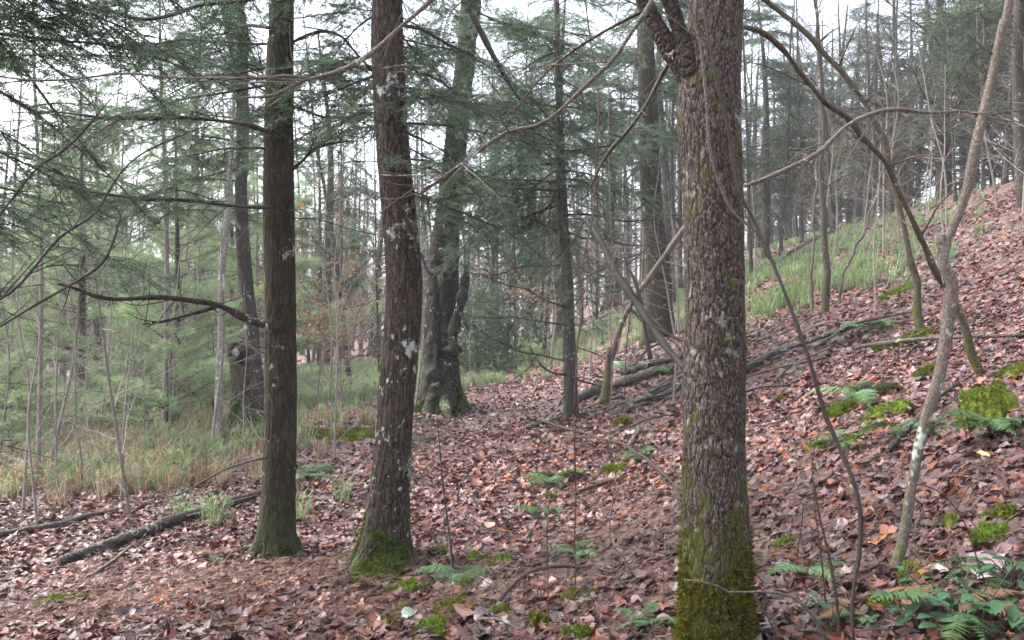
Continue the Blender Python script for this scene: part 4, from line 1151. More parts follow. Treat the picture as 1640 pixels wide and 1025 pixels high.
def leaf_drift():
    g = np.random.default_rng(371)
    mb = MB()
    for (b, r, n) in ((b_base, 0.14, 150), (m_base, 0.16, 170), (l_base, 0.15, 170), (s_base, 0.09, 80), (q_base, 0.05, 40), (g_base, 0.38, 260), (y_base, 0.10, 80), (st_b, 0.16, 90), (sb, 0.04, 40)):
        a = g.uniform(0, 2 * PI, n); rr = r * (1 + np.abs(g.normal(0, 0.7, n)))
        x, y = b[0] + np.cos(a) * rr, b[1] + np.sin(a) * rr
        for i in range(n):
            V, Q = leaf_template(int(g.integers(0, 9)), 5)
            R = rotz(np.array([a[i] + g.normal(0, 0.6)]))[0] @ roty(np.array([g.normal(0.5, 0.4)]))[0] @ rotx(np.array([g.normal(0, 0.5)]))[0]
            z = float(H(x[i], y[i])) + 0.015 + 0.05 * max(0, 1.6 - rr[i] / r) * g.random()
            col = PAL[g.choice(len(PAL), p=PW)] * g.uniform(0.5, 0.95)
            mb.add(V @ R.T * g.uniform(0.04, 0.09) + np.array([x[i], y[i], z]), None, Q, col)
    tag(link('leaf_drift', mb.mesh('leaf_drift', M['litter'])), 'damp dark leaves drifted against the feet of the near trunks', 'fallen leaves', kind='stuff')
leaf_drift()

# ------------------------------------------------------------------ fallen wood
def lying(name, label, pts, mat, cat, sides=10, group='fallen wood on the forest floor', wig=0.01, seed=0, lift=0.6, knots=0.25, forks=0):
    """[(px, py, width_px[, extra height])] lying on the terrain"""
    W, R = [], []
    for q in pts:
        p = G(q[0], q[1])
        r = q[2] / 2 / F * p[1]
        W.append(p + (0, 0, 0.03 + r * lift + (q[3] if len(q) > 3 else 0))); R.append(r)
    b = W[0]
    o = obj_tube(name, W, R, mat, sides, None, wig, seed, knots=knots)
    tag(o, label, cat, group)
    g = np.random.default_rng(seed)
    for k in range(forks):
        i = int(g.integers(0, len(W) - 1)); t = g.uniform(0, 1)
        a = W[i] * (1 - t) + W[i + 1] * t
        d = W[-1] - W[0]; d /= np.linalg.norm(d); d = d + g.normal(0, 0.6, 3); d[2] = abs(d[2]) * 0.5
        ln = g.uniform(0.15, 0.5)
        obj_tube('twig', [a, a + d * ln * 0.5, a + d * ln], [R[i] * 0.35, R[i] * 0.25, 0.001], mat, 5, o, 0.01, seed + k, origin=b)
    return o
lying('fallen_log', 'long grey fallen log lying left of the dark trunk', [(95, 912, 15), (160, 888, 17), (230, 862, 18), (300, 838, 17), (360, 818, 16), (418, 797, 14)], M['log'], 'log', 14, seed=161, forks=2)
lying('fallen_branch', 'brown fallen pole at the far left edge above the grey log', [(-40, 872, 11), (30, 858, 11), (90, 850, 10), (140, 835, 8.5), (186, 822, 5)], M['log'], 'branch', seed=162, forks=1)
lying('fallen_branch', 'dark curved fallen branch in the grass of the left thicket', [(188, 717, 9), (212, 706, 10), (250, 695, 7, .05), (285, 680, 8, .12), (310, 676, 7, .12), (332, 680, 6, .02)], M['log'], 'branch', seed=163)
lying('fallen_branch', 'thin pale fallen stem slanting through the left thicket', [(50, 690, 8), (90, 715, 7), (125, 738, 6)], M['log'], 'branch', seed=164)
lying('fallen_log', 'mossy rotten log of the brush pile left of the birch', [(920, 648, 13), (960, 632, 15), (1010, 617, 14), (1060, 602, 13), (1112, 588, 12)], M['log'], 'log', 14, seed=165, forks=3)
lying('fallen_branch', 'upper pole on the brush pile behind the birch', [(995, 618, 9, .14), (1040, 604, 10, .12), (1095, 590, 10, .12)], M['log'], 'branch', seed=166, forks=1)
lying('fallen_branch', 'grey stick pointing at the birch below the brush pile', [(1003, 664, 9), (1045, 640, 9), (1095, 620, 9)], M['log'], 'branch', seed=167)
lying('fallen_branch', 'second grey stick beneath the brush pile, close to the birch', [(1048, 646, 8), (1075, 632, 8), (1100, 618, 8)], M['log'], 'branch', seed=168)
lying('fallen_branch', 'dark stick on the litter beside the young hemlock foot', [(848, 690, 6), (880, 682, 7), (905, 670, 6)], M['bark_moss'], 'branch', seed=169)
lying('fallen_branch', 'thin dark branch from the litter towards the birch foot', [(862, 682, 5, .02), (900, 702, 4, .08), (960, 726, 4, .1), (1010, 745, 4, .1), (1060, 778, 4, .06), (1095, 812, 4, .02)], M['twig_dark'], 'branch', 6, seed=170)
lying('fallen_branch', 'long thin fallen branch across the slope right of the birch', [(1190, 604, 8, .05), (1240, 580, 8, .05), (1300, 560, 7.5, .06), (1350, 547, 7, .08), (1400, 532, 6, .06), (1450, 522, 5)], M['log'], 'branch', seed=171, forks=3)
lying('fallen_branch', 'pale broken thick stick on the slope touching the birch edge', [(1188, 603, 10), (1225, 580, 10), (1262, 560, 9)], M['twig_tan'], 'branch', seed=172)
lying('fallen_branch', 'brown fallen branch on the slope behind the leaning sapling', [(1380, 568, 6, .04), (1460, 563, 7, .05), (1530, 560, 6, .05), (1590, 556, 6, .04), (1650, 545, 5)], M['log'], 'branch', seed=173, forks=2)
lying('fallen_branch', 'stick slanting under the moss mound to the leaning sapling', [(1420, 735, 8), (1445, 705, 9), (1470, 680, 9), (1500, 650, 7), (1530, 625, 5)], M['log'], 'branch', seed=174)
lying('fallen_branch', 'dark fallen tree along the ridge top at the right', [(1440, 320, 9), (1500, 305, 10), (1570, 285, 10), (1640, 262, 9)], M['log'], 'branch', seed=175)
lying('fallen_branch', 'bleached fallen limb on the upper slope behind the birch', [(1200, 448, 6), (1240, 432, 6, .1), (1290, 405, 6, .2), (1345, 380, 5, .2)], M['log'], 'branch', seed=176, forks=3)
lying('fallen_branch', 'brown curved stick in the middle foreground litter', [(800, 975, 6), (818, 962, 6, .03), (850, 945, 6, .05), (895, 934, 6, .05), (940, 925, 5, .02)], M['twig_brown'], 'branch', 7, seed=177)
lying('fallen_branch', 'light twig at the bottom edge under the bright moss', [(765, 1003, 5), (800, 1010, 5, .02), (835, 1022, 4)], M['twig_tan'], 'branch', 7, seed=178)
lying('fallen_branch', 'short dark stick at the mossy foot of the curved trunk', [(578, 975, 6), (595, 962, 7), (612, 950, 6)], M['twig_dark'], 'branch', 7, seed=179)
lying('fallen_branch', 'tan stick right of the tiny ferns behind the birch', [(1000, 728, 6), (1018, 702, 6), (1024, 682, 4)], M['twig_tan'], 'branch', 7, seed=180)
lying('fallen_branch', 'straight brown stick left of the birch at mid height', [(925, 795, 6), (965, 782, 6), (1000, 772, 4)], M['twig_brown'], 'branch', 7, seed=181)
lying('fallen_branch', 'small forked stick in front of the long grey log', [(150, 930, 6), (190, 900, 6), (212, 880, 4)], M['twig_tan'], 'branch', 7, seed=182)

def brush():
    g = np.random.default_rng(377)
    rows = []
    for k in range(34):
        if k < 22: px, py = g.uniform(925, 1095), g.uniform(585, 680)
        else: px, py = g.uniform(1195, 1330), g.uniform(535, 625)
        p = G(px, py); az = g.normal(0.35, 0.55) + (PI if g.random() < .5 else 0); ln = g.uniform(0.4, 1.3); up = g.uniform(-0.02, 0.3)
        d = np.array([math.cos(az), math.sin(az) * 0.6, 0])
        q = p + d * ln; q[2] = float(H(q[0], q[1])) + 0.06 + up * g.random()
        m_ = (p + q) / 2 + g.normal(0, 0.05, 3); m_[2] = max(m_[2], float(H(m_[0], m_[1])) + 0.05) + up * 0.3
        rows.append((px, [p + (0, 0, 0.04), m_, q], g.uniform(0.006, 0.016), k))
    rows.sort(key=lambda r: r[0])
    for i, (px, pts, r, k) in enumerate(rows):
        o = obj_tube('dead_stick', pts, [r, r * 0.8, r * 0.4], M[('log', 'twig_brown', 'twig_dark', 'twig_tan')[k % 4]], 7, None, 0.03, k * 1.9 + 4, n=14, knots=0.3)
        tag(o, 'dead stick in the tangle of fallen wood around the birch, %s from the left' % ordinal(i), 'stick', 'sticks of the brush pile')
brush()

def leaner(name, label, pts, d0, d1, mat, seed, forks=3, sides=9):
    n = len(pts)
    W, R = px_path([(a, b, w, d0 + (d1 - d0) * k / (n - 1)) for k, (a, b, w) in enumerate(pts)])
    o = obj_tube(name, W, R, mat, sides, None, 0.01, seed, knots=0.2)
    tag(o, label, 'dead pole', 'leaning dead poles of the brush pile')
    g = np.random.default_rng(seed)
    for k in range(forks):
        i = int(g.integers(1, n)); a = W[i]; d = g.normal(0, 1, 3); d /= np.linalg.norm(d); ln = g.uniform(0.3, 0.8)
        obj_tube('twig', [a, a + d * ln * 0.5, a + d * ln + (0, 0, -0.05)], [R[i] * 0.4, R[i] * 0.3, 0.001], mat, 5, o, 0.02, seed + k, origin=W[0])
    return o
leaner('dead_pole', 'dark dead pole leaning across from the young hemlock to the birch', [(1098, 592, 11), (1060, 545, 11), (1022, 490, 12), (985, 432, 11), (955, 375, 10), (936, 352, 8)], 8.2, 9.4, M['twig_dark'], 191)
leaner('dead_pole', 'tan leaning pole crossing the dark pole behind the birch', [(968, 628, 12), (984, 560, 9), (1000, 510, 9), (1020, 470, 9), (1060, 418, 10), (1100, 362, 9)], 9.2, 8.6, M['bark_sap'], 192)
leaner('dead_pole', 'upright mossy broken stake in the brush pile', [(968, 645, 15), (971, 610, 12), (974, 580, 10), (976, 556, 6)], 9.0, 9.0, M['bark_moss'], 193, 0)
leaner('dead_pole', 'thin dark forked pole standing among the leaning poles', [(1042, 575, 7), (1032, 530, 7), (1028, 490, 6), (1018, 450, 5), (1004, 425, 4)], 8.6, 8.8, M['twig_dark'], 194, 2)
leaner('dead_pole', 'slender pole slanting low beneath the dark dead pole', [(1105, 552, 5), (1060, 530, 5), (1010, 495, 5), (970, 470, 4), (940, 440, 3)], 8.6, 9.2, M['twig_brown'], 195, 2)

# ------------------------------------------------------------------ ferns, leafy plants, moss
def frond_mesh(k):
    g = np.random.default_rng(700 + k)
    n = 22
    t = np.linspace(0, 1, n)
    ax = np.stack([t * 0.92, 0.06 * np.sin(2 * t + k), 0.55 * t - 0.52 * t ** 2.1 + 0.02 * k], -1)
    mb = MB()
    mb.add(*tube(ax, 0.006 * (1 - 0.8 * t), 4))
    for i in range(2, n):
        w = (0.05 + 0.17 * math.sin(PI * min(1, t[i] * 0.75 + 0.12)) ** 0.9) * (1 - 0.75 * max(0, t[i] - 0.55) / 0.45)
        for s in (1, -1):
            d = np.array([0.28, s * 0.95, -0.12 + g.normal(0, 0.12)]); d /= np.linalg.norm(d)
            a = ax[i]; x = np.array([0.024, 0, 0])
            zz = np.array([0, 0, 0.006])
            V = [a - x, a + x, a + d * w * 0.5 + x * 0.9 - zz, a + d * w * 0.5 - x * 0.8 - zz, a + d * w + np.array([0, 0, -0.02])]
            mb.add(V, [(3, 2, 4)], [(0, 1, 2, 3)])
    return mb.mesh('frond', M['fern'], smooth=True)
FROND = [frond_mesh(k) for k in range(4)]
DEAD_FROND = frond_mesh(5); DEAD_FROND.materials[0] = M['beech']

def fern(px, py, size, n, label, seed, az=None, spread=PI):
    p = G(px, py) + (0, 0, 0.035); size *= 1.0
    root = thing('fern', label, 'fern', p, 'ferns on the forest floor')
    g = np.random.default_rng(seed)
    for i in range(n):
        o = link('frond', DEAD_FROND if g.random() < 0.13 else FROND[int(g.integers(0, 4))], root)
        a = (az if az is not None else 0) + (g.uniform(-spread, spread) if az is not None else 2 * PI * (i + g.uniform(-.3, .3)) / n)
        o.matrix_local = Matrix.Rotation(a, 4, 'Z') @ Matrix.Rotation(g.uniform(-0.15, 0.25), 4, 'Y') @ Matrix.Rotation(g.normal(0, 0.3), 4, 'X') @ Matrix.Scale(size * g.uniform(0.75, 1.15), 4)
    return root
fern(735, 932, 0.26, 8, 'fern in front of the curved trunk on its right', 201)
fern(930, 893, 0.22, 7, 'small fern in the middle of the leaf litter, left of the birch', 202)
fern(885, 775, 0.36, 8, 'broad fern spreading on the path between curved trunk and birch', 203)
fern(1292, 930, 0.24, 5, 'fern on the slope just right of the mossy birch foot', 204)
fern(1025, 735, 0.26, 6, 'fern close to the left side of the birch at knee height', 205)
fern(1440, 695, 0.34, 8, 'fern hanging on the bank left of the moss mound', 206, -1.6, 1.5)
fern(1578, 695, 0.40, 9, 'fern drooping below the moss mound at the right edge', 207, -1.6, 1.2)
fern(1382, 640, 0.40, 7, 'fern on the slope above the moss patches, right of the vine', 208)
fern(1345, 720, 0.24, 6, 'small fern touching the bright moss patch crossed by the vine', 209)
fern(1005, 592, 0.42, 6, 'fern behind the brush pile beneath the leaning poles', 210)
fern(1035, 1012, 0.20, 6, 'fern at the bottom edge left of the birch foot', 211)
fern(495, 770, 0.36, 7, 'fern right beside the dark straight trunk', 212)
fern(1395, 532, 0.5, 6, 'fern on the middle slope left of the arching sapling', 213)
fern(1530, 1000, 0.28, 8, 'large fern among the leafy plants in the bottom right corner', 214)
fern(1360, 1000, 0.2, 6, 'fern at the foot of the leaning sapling at the bottom edge', 215)
fern(1475, 690, 0.22, 4, 'slim fern right behind the leaning sapling stem', 216, -1.6, 0.9)
fern(865, 830, 0.22, 4, 'tiny fern just below the broad fern on the path', 217)
fern(1075, 600, 0.34, 5, 'fern poking out at the end of the rotten log', 218)
fern(340, 900, 0.2, 5, 'small fern in the litter under the long grey log', 219)
fern(1600, 935, 0.25, 6, 'fern against the right edge above the leafy plants', 220)

def blade_leaf(k):
    m = 6
    t = np.linspace(0, 1, m)
    w = 0.36 * np.sin(PI * np.clip(t, 0.02, 0.985)) ** 0.7 * (1.15 - 0.5 * t)
    z = 0.25 * t - 0.45 * t * t
    mid_ = np.stack([t, 0 * t, z - 0.03], -1)
    V = np.concatenate([np.stack([t, w, z + 0.05 * (k - 1)], -1), mid_, np.stack([t, -w, z + 0.03], -1)])
    i = np.arange(m - 1)
    Q = np.concatenate([np.stack([m + i, m + i + 1, i + 1, i], -1), np.stack([2 * m + i, 2 * m + i + 1, m + i + 1, m + i], -1)])
    return MB().add(V, None, Q).mesh('leaf', M['broad'])
BLADE = [blade_leaf(k) for k in range(3)]
def leafy(px, py, size, n, label, seed, h=0.12):
    p = G(px, py)
    root = thing('leafy_plant', label, 'plant', p, 'low evergreen plants')
    g = np.random.default_rng(seed)
    mb = MB()
    for i in range(n):
        a = g.uniform(0, 6.28); rad = g.uniform(0.02, 0.13); hh = h * g.uniform(0.35, 1.1)
        q = np.array([math.cos(a) * rad, math.sin(a) * rad, hh])
        mb.add(*tube(np.array([[0, 0, -0.02], q * (0.4, 0.4, 0.6), q]), np.array([0.003, 0.0025, 0.0015]), 4))
        o = link('leaf', BLADE[int(g.integers(0, 3))], root)
        o.matrix_local = Matrix.Translation(q.tolist()) @ Matrix.Rotation(a + g.normal(0, 0.5), 4, 'Z') @ Matrix.Rotation(g.uniform(-0.5, 0.5), 4, 'Y') @ Matrix.Scale(size * 0.72 * g.uniform(0.7, 1.2), 4)
    link('stems', mb.mesh('stems', M['twig_brown']), root)
for k, (px, py, s, n, lb) in enumerate((
    (1475, 1015, 0.075, 16, 'low green leafy plant at the bottom edge by the leaning sapling'), (1545, 1022, 0.08, 18, 'low green leafy plant at the bottom edge, second from the corner'),
    (1618, 1012, 0.09, 18, 'low green leafy plant filling the bottom right corner'), (1622, 952, 0.085, 14, 'glossy green plant at the right edge above the corner'),
    (1580, 985, 0.07, 14, 'green leafy plant just behind the corner plants'), (1335, 1020, 0.055, 12, 'small green leafy plant at the bottom between vine and birch'),
    (1500, 975, 0.06, 10, 'small leafy plant right of the leaning sapling foot'))):
    leafy(px, py, s, n, lb, 230 + k)

def moss_cushion(px, py, rx, ry, hgt, label, seed, mat='moss', dens=1.0):
    """a ragged cushion of small lumps following the ground, covered in short shoots"""
    c = G(px, py)
    if c[1] < 6.5 and rx < 0.12: rx, ry, hgt = rx * 1.25, ry * 1.25, hgt + 0.012
    g = np.random.default_rng(seed)
    mb = MB()
    PN, NN = [], []
    n, m = 12, 5
    lumps = int(5 + 60 * math.sqrt(rx * ry))
    for q in range(lumps):
        a, f = g.uniform(0, 2 * PI), math.sqrt(g.uniform(0, 1)) * g.uniform(0.5, 1.15)
        if q == 0: f = 0
        lx, ly = c[0] + math.cos(a) * f * rx, c[1] + math.sin(a) * f * ry
        lr = math.sqrt(rx * ry) * g.uniform(0.22, 0.48) * (1.25 - 0.5 * min(f, 1))
        lh = hgt * g.uniform(0.4, 1.0) * (1.1 - 0.8 * min(1, f * f))
        th = np.arange(n) * 2 * PI / n
        ed = 0.7 + 0.6 * g.random(n)
        rr = np.linspace(0, 1, m)
        x = lx + rr[:, None] * ed[None] * np.cos(th)[None] * lr
        y = ly + rr[:, None] * ed[None] * np.sin(th)[None] * lr
        z = H(x, y) + 0.008 + lh * (1 - rr[:, None] ** 2) * (0.8 + 0.4 * vnoise(np.stack([x * 25, y * 25, 0 * x + seed], -1))) - 0.03 * (rr[:, None] > 0.95)
        V = np.stack([x, y, z], -1).reshape(-1, 3) - c
        i = np.arange(m - 1)[:, None] * n; j = np.arange(n)[None]; k = (j + 1) % n
        mb.add(V, None, np.stack([i + j, i + k, i + n + k, i + n + j], -1).reshape(-1, 4))
        g2 = V.reshape(m, n, 3)
        w = 300
        u = g.integers(0, m - 1, w); v = g.integers(0, n, w); s = g.random((w, 1)); s2 = g.random((w, 1))
        w0 = g2[u, v] * (1 - s) + g2[u + 1, v] * s; w1 = g2[u, (v + 1) % n] * (1 - s) + g2[u + 1, (v + 1) % n] * s
        pn = w0 * (1 - s2) + w1 * s2
        PN.append(pn)
        nn = pn - np.array([lx - c[0], ly - c[1], 0]); nn[:, 2] = 0
        NN.append(np.tile([0, 0, 1.0], (w, 1)) + nn / lr * 0.6)
    area = rx * ry * PI
    fuzz(mb, np.concatenate(PN), np.concatenate(NN), int(min(12000, max(900, area * 80000)) * dens), 0.012 if c[1] < 6 else 0.022, seed)
    o = link('moss_cushion', mb.mesh('moss_cushion', M[mat], smooth=False), None, c)
    tag(o, label, 'moss', 'moss cushions')
for k, a in enumerate((
    (1592, 668, 0.20, 0.22, 0.16, 'big rounded bright moss mound at the right edge of the slope'),
    (1315, 715, 0.10, 0.10, 0.04, 'bright moss patch on the slope left of the dark vine'), (1362, 712, 0.055, 0.07, 0.03, 'small bright moss patch touching the right side of the vine'),
    (1425, 660, 0.15, 0.14, 0.06, 'mossy hump on the bank beneath the fern left of the sapling'), (1462, 548, 0.20, 0.20, 0.06, 'moss patch around the foot of the arching slender sapling'),
    (1420, 560, 0.16, 0.18, 0.05, 'yellow moss patch on the slope left of the arching sapling foot'),
    (980, 755, 0.11, 0.13, 0.04, 'yellow moss patch on the path between fern and birch'), (725, 980, 0.11, 0.09, 0.04, 'bright moss cushion at the bottom beside the reddish leaf'),
    (690, 1012, 0.09, 0.06, 0.04, 'bright moss cushion at the bottom edge left of the reddish leaf'), (805, 905, 0.05, 0.07, 0.04, 'small bright moss tuft right of the front fern'),
    (765, 900, 0.09, 0.05, 0.03, 'flat moss strip behind the front fern'), (925, 960, 0.07, 0.05, 0.03, 'moss tuft in the litter at bottom centre left of birch'),
    (925, 1022, 0.09, 0.04, 0.03, 'moss cushion cut by the bottom edge left of the birch'), (660, 945, 0.13, 0.10, 0.04, 'soft moss patch at the foot of the curved trunk'),
    (1580, 868, 0.07, 0.08, 0.05, 'moss tuft on the right slope below the pale leaf'), (1603, 830, 0.05, 0.05, 0.03, 'small moss spot above the right slope tuft'),
    (1522, 845, 0.04, 0.05, 0.03, 'tiny moss spot on the right slope beside the leaning sapling'), (1455, 925, 0.05, 0.06, 0.03, 'moss spot touching the leaning sapling near its foot'),
    (1632, 600, 0.12, 0.14, 0.06, 'moss lump at the right edge above the mound'), (1020, 545, 0.30, 0.35, 0.06, 'pale moss patch seen through the leaning poles'),
    (995, 680, 0.10, 0.12, 0.04, 'moss patch under the sticks right of the young hemlock'), (100, 965, 0.14, 0.10, 0.03, 'moss patch in the bottom left corner litter'),
    (560, 695, 0.5, 0.35, 0.05, 'low moss bank left of the gnarled tree'), (1350, 660, 0.1, 0.1, 0.03, 'moss patch on the slope below the long fallen branch'),
    (1250, 880, 0.05, 0.06, 0.03, 'dull moss tuft right beside the birch at its foot'), (1440, 470, 0.3, 0.3, 0.05, 'yellowish moss patch high on the slope left of the stub'),
    (615, 1005, 0.07, 0.05, 0.02, 'moss at the bottom edge below the mossy root'), (800, 985, 0.04, 0.04, 0.02, 'tiny moss tuft by the curved stick at bottom'),
    (1400, 980, 0.05, 0.05, 0.04, 'moss clump at the base of the leaning sapling'),
    (880, 800, 0.05, 0.06, 0.03, 'little moss tuft under the broad fern on the path'), (700, 890, 0.05, 0.05, 0.03, 'little moss tuft between the mossy trunk foot and the dark seedling'),
    (1555, 640, 0.06, 0.07, 0.04, 'moss spot just up the slope from the big mound'), (1490, 600, 0.08, 0.09, 0.03, 'moss spot between the two arching saplings'),
    (1255, 640, 0.07, 0.08, 0.03, 'moss spot on the slope beside the pale broken stick'), (640, 985, 0.06, 0.05, 0.03, 'moss tuft near the whitish leaf at the bottom'),
    (745, 945, 0.05, 0.05, 0.03, 'moss tuft under the front fern fronds'), (860, 1000, 0.05, 0.04, 0.03, 'moss tuft by the tall dark stem at the bottom edge'))):
    moss_cushion(*a[:5], a[5], 260 + k)

# ------------------------------------------------------------------ grass and fine litter (uncountable)
def blades(name, label, spots, seed, cols, h, cat='grass'):
    g = np.random.default_rng(seed)
    mb = MB()
    for (px, py, rx, ry, n) in spots:
        c = G(px, py)
        x = c[0] + g.normal(0, rx, n); y = c[1] + g.normal(0, ry, n)
        # tufts
        tuft = g.integers(0, max(3, n // 22), n)
        tx = g.normal(0, rx, tuft.max() + 1); ty = g.normal(0, ry, tuft.max() + 1)
        x = c[0] + tx[tuft] + g.normal(0, 0.035, n); y = np.maximum(c[1] + ty[tuft] + g.normal(0, 0.035, n), 2.2)
        z = H(x, y)
        a = g.uniform(0, 2 * PI, n); lean = g.uniform(0.3, 1.35, n); hh = h * g.uniform(0.5, 1.3, n)
        d = np.stack([np.cos(a), np.sin(a), 0 * a], -1)
        s = np.stack([-np.sin(a), np.cos(a), 0 * a], -1) * (0.0022 + 0.00028 * y)[:, None]
        b = np.stack([x, y, z - 0.01], -1)
        m1 = b + d * (lean * hh * 0.25)[:, None] + np.array([0, 0, 1]) * (hh * 0.6)[:, None]
        tp = b + d * (lean * hh * 0.85)[:, None] + np.array([0, 0, 1]) * (hh * (1 - 0.45 * lean))[:, None]
        V = np.stack([b - s, b + s, m1 + s * 0.8, m1 - s * 0.8, tp], 1).reshape(-1, 3)
        k = np.arange(n)[:, None] * 5
        C = cols[g.integers(0, len(cols), n)] * g.uniform(0.75, 1.25, (n, 1))
        mb.add(V, k + np.array([[3, 2, 4]]), k + np.array([[0, 1, 2, 3]]), np.repeat(C, 5, 0))
    o = link(name, mb.mesh(name, M['grass'], smooth=False))
    return tag(o, label, cat, kind='stuff')
GREEN = np.array([(0.19, 0.33, 0.14), (0.25, 0.38, 0.17), (0.15, 0.28, 0.12), (0.32, 0.38, 0.18), (0.36, 0.31, 0.18)])
DRY = np.array([(0.42, 0.31, 0.22), (0.36, 0.23, 0.16), (0.46, 0.38, 0.28), (0.27, 0.32, 0.15), (0.22, 0.31, 0.14), (0.36, 0.20, 0.13)])
blades('grass', 'soft green grass along the far edge of the path and slope', (
    (540, 600, 1.6, 2.6, 11000), (500, 640, 0.8, 1.2, 4200), (560, 640, 0.7, 1.2, 3000), (420, 620, 1.4, 2.0, 4000), (280, 620, 1.8, 2.0, 4000), (590, 615, 1.0, 1.8, 4000), (780, 570, 1.4, 3.5, 7600), (760, 615, 0.35, 0.7, 500), (860, 565, 1.0, 3.0, 5000),
    (930, 545, 1.2, 3.0, 2200), (1070, 490, 1.5, 2.4, 4400), (1230, 440, 1.5, 2.2, 4200), (1260, 395, 1.6, 2.5, 1800), (1350, 390, 1.5, 2.0, 1600), (1420, 395, 0.9, 1.2, 800), (1300, 420, 1.5, 2.2, 1500), (1260, 480, 0.5, 0.6, 700), (1330, 455, 0.7, 0.8, 900), (1410, 440, 0.7, 0.8, 700), (1220, 500, 0.4, 0.5, 400), (1100, 520, 0.6, 0.8, 600),
    (330, 730, 0.6, 0.7, 500), (250, 760, 0.7, 0.5, 250), (90, 775, 0.6, 0.5, 300), (200, 735, 0.9, 0.6, 900), (130, 690, 1.2, 0.9, 1600), (330, 830, 0.35, 0.2, 130), (440, 690, 0.4, 0.6, 500)), 301, GREEN, 0.34)
blades('dry_grass', 'tan and rusty dry grass and weeds in the left thicket', (
    (80, 690, 1.5, 1.4, 6800), (220, 660, 1.6, 1.6, 5600), (300, 690, 0.9, 1.0, 1800), (30, 740, 0.9, 0.8, 2200), (140, 720, 1.0, 0.7, 1600), (180, 620, 2.5, 2.5, 3600), (500, 680, 0.5, 0.5, 400), (430, 650, 1.0, 1.2, 900), (-40, 640, 2.0, 2.0, 1800), (60, 770, 0.6, 0.5, 1100), (150, 745, 0.7, 0.5, 1300), (250, 735, 0.8, 0.5, 1300), (210, 790, 0.6, 0.3, 600), (330, 760, 0.5, 0.4, 700), (660, 600, 1.0, 2.0, 400), (900, 570, 0.8, 2.0, 400)), 302, DRY, 0.34)

def straw():
    """brown needle straw and fine twigs over the near litter"""
    g = np.random.default_rng(310)
    mb = MB()
    V, C = [], []
    for (px, py, rx, ry, n) in ((330, 940, 0.8, 0.35, 2200), (560, 990, 0.4, 0.2, 700), (480, 920, 0.4, 0.25, 700), (900, 960, 0.4, 0.3, 700), (1000, 860, 0.4, 0.4, 700), (1300, 880, 0.4, 0.4, 500), (1400, 800, 0.5, 0.5, 400), (150, 980, 0.6, 0.3, 600), (930, 790, 0.3, 0.3, 300)):
        c = G(px, py)
        x = c[0] + g.normal(0, rx, n); y = np.maximum(c[1] + g.normal(0, ry, n), 1.6)
        a = g.normal(0.4, 0.9, n); l = g.uniform(0.03, 0.11, n)
        x2 = x + np.cos(a) * l; y2 = y + np.sin(a) * l
        z = H(x, y) + g.uniform(0.015, 0.05, n); z2 = H(x2, y2) + g.uniform(0.012, 0.065, n)
        p0 = np.stack([x, y, z], -1); p1 = np.stack([x2, y2, z2], -1); pm = (p0 + p1) / 2 + np.stack([0 * x, 0 * x, g.uniform(-0.004, 0.015, n)], -1)
        s = np.stack([-np.sin(a), np.cos(a), 0.6 + 0 * a], -1) * g.uniform(0.0008, 0.0019, n)[:, None]
        W = np.stack([p0 - s, p0 + s, pm + s, pm - s, p1 + s * 0.6, p1 - s * 0.6], 1)
        k = np.arange(n)[:, None] * 6
        col = np.array([(0.17, 0.075, 0.045), (0.24, 0.125, 0.075), (0.12, 0.06, 0.04), (0.30, 0.19, 0.12)])[g.integers(0, 4, n)]
        mb.add(W.reshape(-1, 3), None, np.concatenate([k + np.array([[0, 1, 2, 3]]), k + np.array([[3, 2, 4, 5]])]), np.repeat(col, 6, 0))
    o = link('needle_litter', mb.mesh('needle_litter', M['grass'], smooth=False))
    tag(o, 'fine brown needle straw and twigs scattered over the near litter', 'needle litter', kind='stuff')
straw()

def brambles():
    g = np.random.default_rng(333)
    rows = []
    for k in range(44):
        px, py = (g.uniform(1205, 1620), g.uniform(640, 1010)) if k < 26 else (g.uniform(690, 1080), g.uniform(700, 1000)) if k < 38 else (g.uniform(120, 560), g.uniform(860, 1000))
        p = G(px, py)
        az = g.uniform(0, 2 * PI); ln = g.uniform(0.15, 0.55); up = g.uniform(0.08, 0.4)
        d = np.array([math.cos(az), math.sin(az), 0])
        pts = [p + (0, 0, -0.01), p + d * ln * 0.3 + (0, 0, up * 0.7), p + d * ln * 0.7 + (0, 0, up), p + d * ln * 1.1 + (0, 0, up * g.uniform(0.5, 1.1))]
        rows.append((px, pts, g.uniform(0.0012, 0.0028), k))
    rows.sort(key=lambda r: r[0])
    for i, (px, pts, r, k) in enumerate(rows):
        o = obj_tube('bramble_stem', pts, [r, r * 0.9, r * 0.7, r * 0.3], M[('twig_brown', 'twig_tan', 'twig_brown')[k % 3]], 5, None, 0.012, k * 3.3)
        tag(o, 'thin arching dry bramble stem in the near litter, %s from the left' % ordinal(i), 'dry stem', 'bramble stems in the litter')
brambles()
def twig_litter():
    g = np.random.default_rng(335)
    mb = MB()
    x, y = wedge(1900, 2.2, 11, g, 0.1)
    for a, b in zip(x, y):
        az = g.uniform(0, PI); ln = g.uniform(0.06, 0.35); t = np.linspace(-0.5, 0.5, 5)
        qx = a + np.cos(az) * ln * t; qy = b + np.sin(az) * ln * t + 0.06 * ln * g.normal(0, 1, 5)
        q = np.stack([qx, qy, H(qx, qy) + 0.03 + 0.02 * g.random() + 0.05 * ln * g.normal(0, 1) * t], -1)
        mb.add(*tube(q, g.uniform(0.0012, 0.0036) * np.linspace(1, 0.5, 5), 4))
    tag(link('twig_litter', mb.mesh('twig_litter', M['twig_brown'])), 'small broken twigs strewn all over the near leaves', 'twigs', kind='stuff')
twig_litter()

